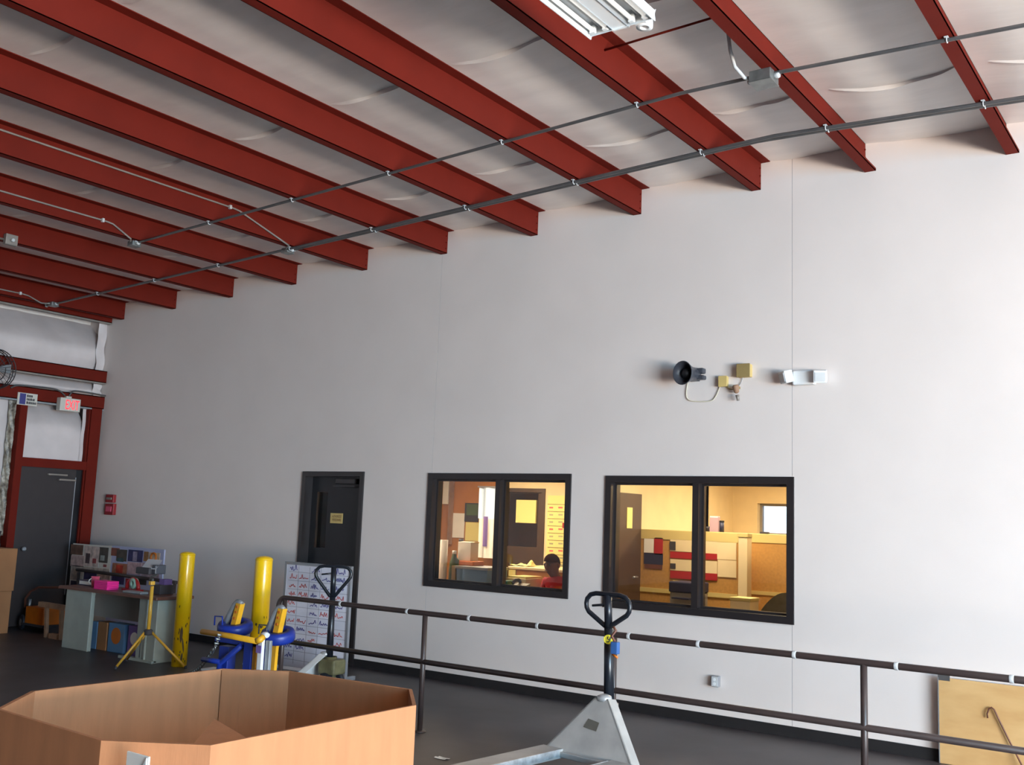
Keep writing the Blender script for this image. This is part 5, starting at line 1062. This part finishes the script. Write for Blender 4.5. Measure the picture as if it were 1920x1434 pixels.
# ------------------------------------------------------------------ pallet jacks
def jack(lab, org, ang, fz, apex_z, loop_z, top_z, body_m, fork_m, lift=1.0, sticker=None, handle_lean=0.0, hw=0.175, hrot=0.0):
    xf = Matrix.Translation(org) @ Matrix.Rotation(ang, 4, 'Z')     # local: forks along -y, x to the right
    t_ = thing('pallet_jack', lab, 'pallet jack', org)
    for sx in (-1, 1):
        x0, x1 = sx * 0.27 - 0.08, sx * 0.27 + 0.08
        a = MB(xf); a.prism([(x0, -0.02, fz - 0.055), (x0, -1.05, fz - 0.05), (x0, -1.15, fz - 0.02), (x0, -1.15, fz - 0.004), (x0, -1.05, fz), (x0, -0.02, fz)], (x1 - x0, 0, 0)); fk = a.build('fork', M[fork_m], t_)
        a = MB(xf); e_ = x1 if sx < 0 else x0
        a.box((e_ - 0.004, -1.1, fz - 0.04), (e_ + 0.004, -0.06, fz + 0.002)); a.build('lit_edge', M['worn'], fk)  # bright strip paints the light along the inner fork edge
        a = MB(xf); a.tube([(sx * 0.27 - 0.05, -0.95, 0.04), (sx * 0.27 + 0.05, -0.95, 0.04)], 0.04, 14); a.build('load_roller', M['tyre'], fk)
        a = MB(xf); a.tube([(sx * 0.27, -0.95, 0.05), (sx * 0.27, -0.8, fz - 0.03)], 0.012, 8); a.build('roller_link', M['greyst'], fk)
    a = MB(xf)      # triangular battery-frame plate between the fork heels and the pump head
    a.prism([(-0.35, -0.03, fz - 0.03), (0.35, -0.03, fz - 0.03), (0.05, 0.12, apex_z), (-0.05, 0.12, apex_z)], (0, 0.012, 0.0)); fr = a.build('frame_plate', M[fork_m], t_)
    a = MB(xf)
    for sx in (-1, 1):
        a.prism([(sx * 0.35, -0.03, fz - 0.03), (sx * 0.35, 0.06, fz - 0.03), (sx * 0.055, 0.2, apex_z - 0.01), (sx * 0.05, 0.12, apex_z)], (-sx * 0.012, 0, 0.0))
    a.build('side_plate', M[fork_m], t_)
    a = MB(xf); a.box((-0.30, -0.05, fz - 0.05), (0.30, 0.02, fz - 0.015), 0.006); a.build('heel_bar', M[fork_m], t_)
    # worn slot on the plate
    n = Vector((0, -(apex_z - fz + 0.03), 0.15)).normalized(); f_ = 0.55; yy = -0.03 + 0.15 * f_; zz = fz - 0.03 + (apex_z - fz + 0.03) * f_
    a = MB(xf); a.prism([(-0.08, yy - 0.008, zz - 0.022), (0.025, yy - 0.014, zz - 0.032), (0.03, yy + 0.012, zz + 0.018), (-0.06, yy + 0.016, zz + 0.03)], n * 0.004); a.build('dark_slot', M['slot'], fr)
    a = MB(xf); a.lathe([(0.045, 0), (0.05, 0.015), (0.046, 0.03), (0.02, 0.042)], (0, 0.15, apex_z - 0.02), n=18); a.build('pump_cap', M['worn'], t_)
    a = MB(xf); a.lathe([(0.055, 0.0), (0.06, 0.02), (0.06, 0.2), (0.05, apex_z - 0.16)], (0, 0.22, 0.12), n=18); a.box((-0.09, 0.14, 0.16), (0.09, 0.34, 0.30), 0.02); a.build('pump_body', M[body_m], t_)
    for sx in (-1, 1):
        a = MB(xf); a.lathe([(0.075, -0.025), (0.09, -0.018), (0.09, 0.018), (0.075, 0.025)], (sx * 0.075, 0.24, 0.09), (1, 0, 0), 20); wh = a.build('steer_wheel', M['tyre'], t_)
        a = MB(xf); a.lathe([(0.04, -0.028), (0.04, 0.028)], (sx * 0.075, 0.24, 0.09), (1, 0, 0), 14); a.build('wheel_hub', M['worn'], wh)
    fxf = xf; xf = xf @ Matrix.Translation((0, 0.22, 0)) @ Matrix.Rotation(hrot, 4, 'Z') @ Matrix.Translation((0, -0.22, 0))
    hb = Vector((handle_lean * 0.9, 0.25, apex_z - 0.12)); ht = Vector((handle_lean, 0.21, top_z))
    hl = Vector((handle_lean * 0.8, 0.215, loop_z))
    a = MB(xf); a.tube([hb, hl], 0.036, 12, r2=0.028); a.tube([hl, ht], 0.026, 12); sh = a.build('handle_shaft', M['handle'], t_)
    cz = top_z - 0.10
    a = MB(xf)
    q_ = lambda dx, z: Vector((handle_lean + dx, 0.21, z))
    lp = [hl.copy(), hl + Vector((-0.03, 0, 0.012)), q_(-hw + 0.022, top_z - 0.118), q_(-hw + 0.004, top_z - 0.092), q_(-hw, top_z - 0.065), q_(-hw + 0.006, top_z - 0.035), q_(-hw + 0.035, top_z - 0.006), q_(-hw + 0.08, top_z + 0.005), q_(0, top_z + 0.005)]
    lp += [Vector((2 * handle_lean - p_.x, p_.y, p_.z)) for p_ in lp[-2::-1]]
    a.tube(lp, 0.016, 10); a.build('handle_loop', M['handle'], t_)
    a = MB(xf); a.tube([ht + Vector((0, 0, -0.06)), ht + Vector((-0.11, -0.02, -0.075))], 0.008, 8); a.build('release_lever', M['handle'], t_)
    if sticker:
        zc = sticker; fx = handle_lean * 0.8
        d_ = (xf.to_3x3().inverted() @ Vector((-org[0], -org[1], 0))).normalized()
        cpos = Vector((fx, 0.215, zc)) + d_ * 0.031
        a = MB(xf); a.lathe([(0.03, -0.012), (0.03, 0.001)], cpos, d_, 18); s_ = a.build('sticker', mat('sticker_yellow', (232, 214, 40), 0.5), t_)
        wc = xf @ (cpos + d_ * 0.002); wd_ = (xf.to_3x3() @ d_); rt = Vector((0, 0, 1)).cross(wd_)
        text('lettering', '5', M['ink_dark'], s_, wc, rt, (0, 0, 1), 0.036)
    return t_, xf
J1P = Vector((-3.37, 5.62, 0))
jk, jxf = jack('worn grey pallet jack with a black handle in front of the rail', J1P, math.atan2(-0.10, 0.99), 0.235, 0.56, 0.99, 1.20, 'jackgrey', 'jackgrey', sticker=0.92, handle_lean=-0.035)
hs = W(1152, 1215, 5.78)
lk = thing('hanging_tag', 'small blue tag hung by an orange cord on the black pallet jack handle', 'tag', (hs.x, 5.78, hs.z))
x0, x1, za, zt = rect(1147, 1203, 1160, 1226, 5.78); MB().box((x0, 5.76, za), (x1, 5.80, zt), 0.006).build('tag_body', mat('tag_blue', (52, 92, 150), 0.5), lk)
a = MB(); a.tube([W(1150, 1175, 5.78), W(1155, 1182, 5.78), W(1147, 1192, 5.78), W(1153, 1203, 5.78)], 0.009, 6); a.build('strap', M['brown'], lk); a = MB(); a.tube([W(1148, 1226, 5.78), W(1154, 1230, 5.78), W(1158, 1233, 5.78)], 0.007, 6); a.build('strap', M['orange'], lk)
a = MB(); a.tube([W(1143, 1200, 5.78), W(1149, 1188, 5.78), W(1150, 1180, 5.78)], 0.006, 6); a.build('cord', M['conduit_l'], lk)
J2P = Vector((-7.26, 6.95, 0))
jk2, jxf2 = jack('pallet jack with olive pump and black handle in front of the whiteboard', J2P, -PI / 2 + 0.06, 0.10, 0.34, 0.87, 1.155, 'olive', 'white', handle_lean=-0.02, hw=0.17, hrot=PI / 2 + 0.55)

# ------------------------------------------------------------------ plywood crate at right, hook rod, floor scrap
PYW = 8.19
x0 = W(1761, 1340, PYW).x; zt = W(1800, 1274, PYW).z
pk = thing('plywood_sheet', 'tan plywood sheet standing against the white wall at the lower right', 'plywood', (x0 + 0.9, PYW, 0))
MB().box((x0, PYW, 0.0), (x0 + 1.8, PYW + 0.019, zt), 0.002).build('sheet', M['wood'], pk)
MB().box((x0 - 0.006, PYW - 0.005, 0.0), (x0, PYW + 0.025, zt)).build('edge_strip', M['greyst'], pk)
MB().box((x0 - 0.004, PYW - 0.004, zt - 0.02), (x0 + 0.08, PYW, zt + 0.02)).build('corner_bracket', M['conduit'], pk)
for xx in (x0 + 0.3, x0 + 1.4): a = MB(); a.box((xx - 0.02, PYW + 0.019, 0.0), (xx + 0.02, WY - 0.012, zt - 0.1)); a.build('batten', M['wood'], pk)
hk = [(1852, 1346), (1851, 1338), (1854, 1329), (1859, 1326), (1864, 1330), (1872, 1347), (1890, 1384), (1905, 1413), (1921, 1444), (1950, 1500)]
P_ = [W(x, y, 8.17 - 0.1 * max(0, (y - 1400)) / 100) for x, y in hk]
a = MB(); a.tube(P_, 0.006, 8); o = a.build('hook_rod', M['brown'], loc=P_[-1]); tag(o, 'thin bent hook rod leaning against the plywood sheet', 'rod')
pf = WZ(829, 1422, 0.0)
a = MB(); a.grid(5, 4, lambda u, v: (pf.x - 0.05 + 0.10 * u, pf.y - 0.03 + 0.06 * v, 0.003 + 0.012 * (u - 0.5) ** 2 + 0.004 * math.sin(6 * v))); o = a.build('paper_scrap', M['paper'], loc=(pf.x, pf.y, 0)); tag(o, 'small pale paper scrap lying on the dark floor', 'paper')

# ------------------------------------------------------------------ big octagonal cardboard bin in the foreground
GZ = 1.0
oct_ = [(-3.512, 2.01), (-3.507, 2.84), (-3.277, 3.01), (-2.64, 3.06), (-2.41, 2.82), (-2.402, 1.925), (-2.66, 1.745), (-3.28, 1.765)]
gx = sum(p[0] for p in oct_) / 8; gy = sum(p[1] for p in oct_) / 8
gb_ = thing('gaylord_box', 'large open octagonal cardboard bin in the foreground', 'cardboard box', (gx, gy, 0))
TT = 0.014
def inset(p): d = Vector((gx - p[0], gy - p[1])); d.normalize(); return (p[0] + d.x * TT, p[1] + d.y * TT)
for i in range(8):
    p, q = oct_[i], oct_[(i + 1) % 8]; pi_, qi = inset(p), inset(q)
    a = MB(); a.prism([(p[0], p[1], 0.12), (q[0], q[1], 0.12), (qi[0], qi[1], 0.12), (pi_[0], pi_[1], 0.12)], (0, 0, GZ - 0.12))
    a.build('side_panel', M['card'], gb_)
a = MB(); a.prism([(x, y, 0.115) for x, y in oct_], (0, 0, 0.012)); a.build('bottom', M['card'], gb_)
# glue-lap strip inside far corner
b2 = inset(oct_[1]); b3 = inset(oct_[2]); v_ = Vector((b3[0] - b2[0], b3[1] - b2[1]))
a = MB(); a.prism([(b2[0] + 0.003, b2[1] - 0.003, 0.14), (b2[0] + v_.x * 0.28 + 0.003, b2[1] + v_.y * 0.28 - 0.003, 0.14), (b2[0] + v_.x * 0.28 + 0.006, b2[1] + v_.y * 0.28 - 0.006, 0.14), (b2[0] + 0.006, b2[1] - 0.006, 0.14)], (0, 0, GZ - 0.143)); a.build('glue_lap', M['card'], gb_)
yv = 2.02
A_, B_, C_ = W(402, 1352, 2.2), W(360, 1402, 1.99), W(476, 1396, 2.12)
n_ = (B_ - A_).cross(C_ - A_).normalized() * 0.008
a = MB(); a.prism([A_, B_, Vector((B_.x + 0.02, B_.y, B_.z - 0.35)), Vector((C_.x - 0.02, C_.y, C_.z - 0.35)), C_], n_); a.build('inner_flap', M['card'], gb_)
lb0, lb1 = W(243, 1407, 1.75), W(284, 1412, 1.75)
a = MB(); a.box((lb0.x, 1.742, lb1.z - 0.14), (lb1.x, 1.748, lb0.z), 0.001); lbl = a.build('shipping_label', M['paper'], gb_)
a = MB(); a.prism([(lb0.x + 0.012, 1.738, lb1.z - 0.13), (lb1.x - 0.004, 1.738, lb1.z - 0.13), (lb1.x - 0.004, 1.738, lb1.z - 0.012)], (0, 0.003, 0)); a.build('label_print', M['white'], lbl)
# timber pallet below the bin
pl = thing('wooden_pallet', 'wooden pallet carrying the octagonal cardboard bin', 'pallet', (gx, gy, 0))
for k in range(7):
    y0 = 1.76 + k * 0.185; MB().box((-3.50, y0, 0.095), (-2.41, y0 + 0.1, 0.115)).build('deck_board', M['lumber'], pl)
for xx in (-3.48, -2.99, -2.5): MB().box((xx, 1.76, 0.0), (xx + 0.05, 2.97, 0.095)).build('stringer', M['lumber'], pl)
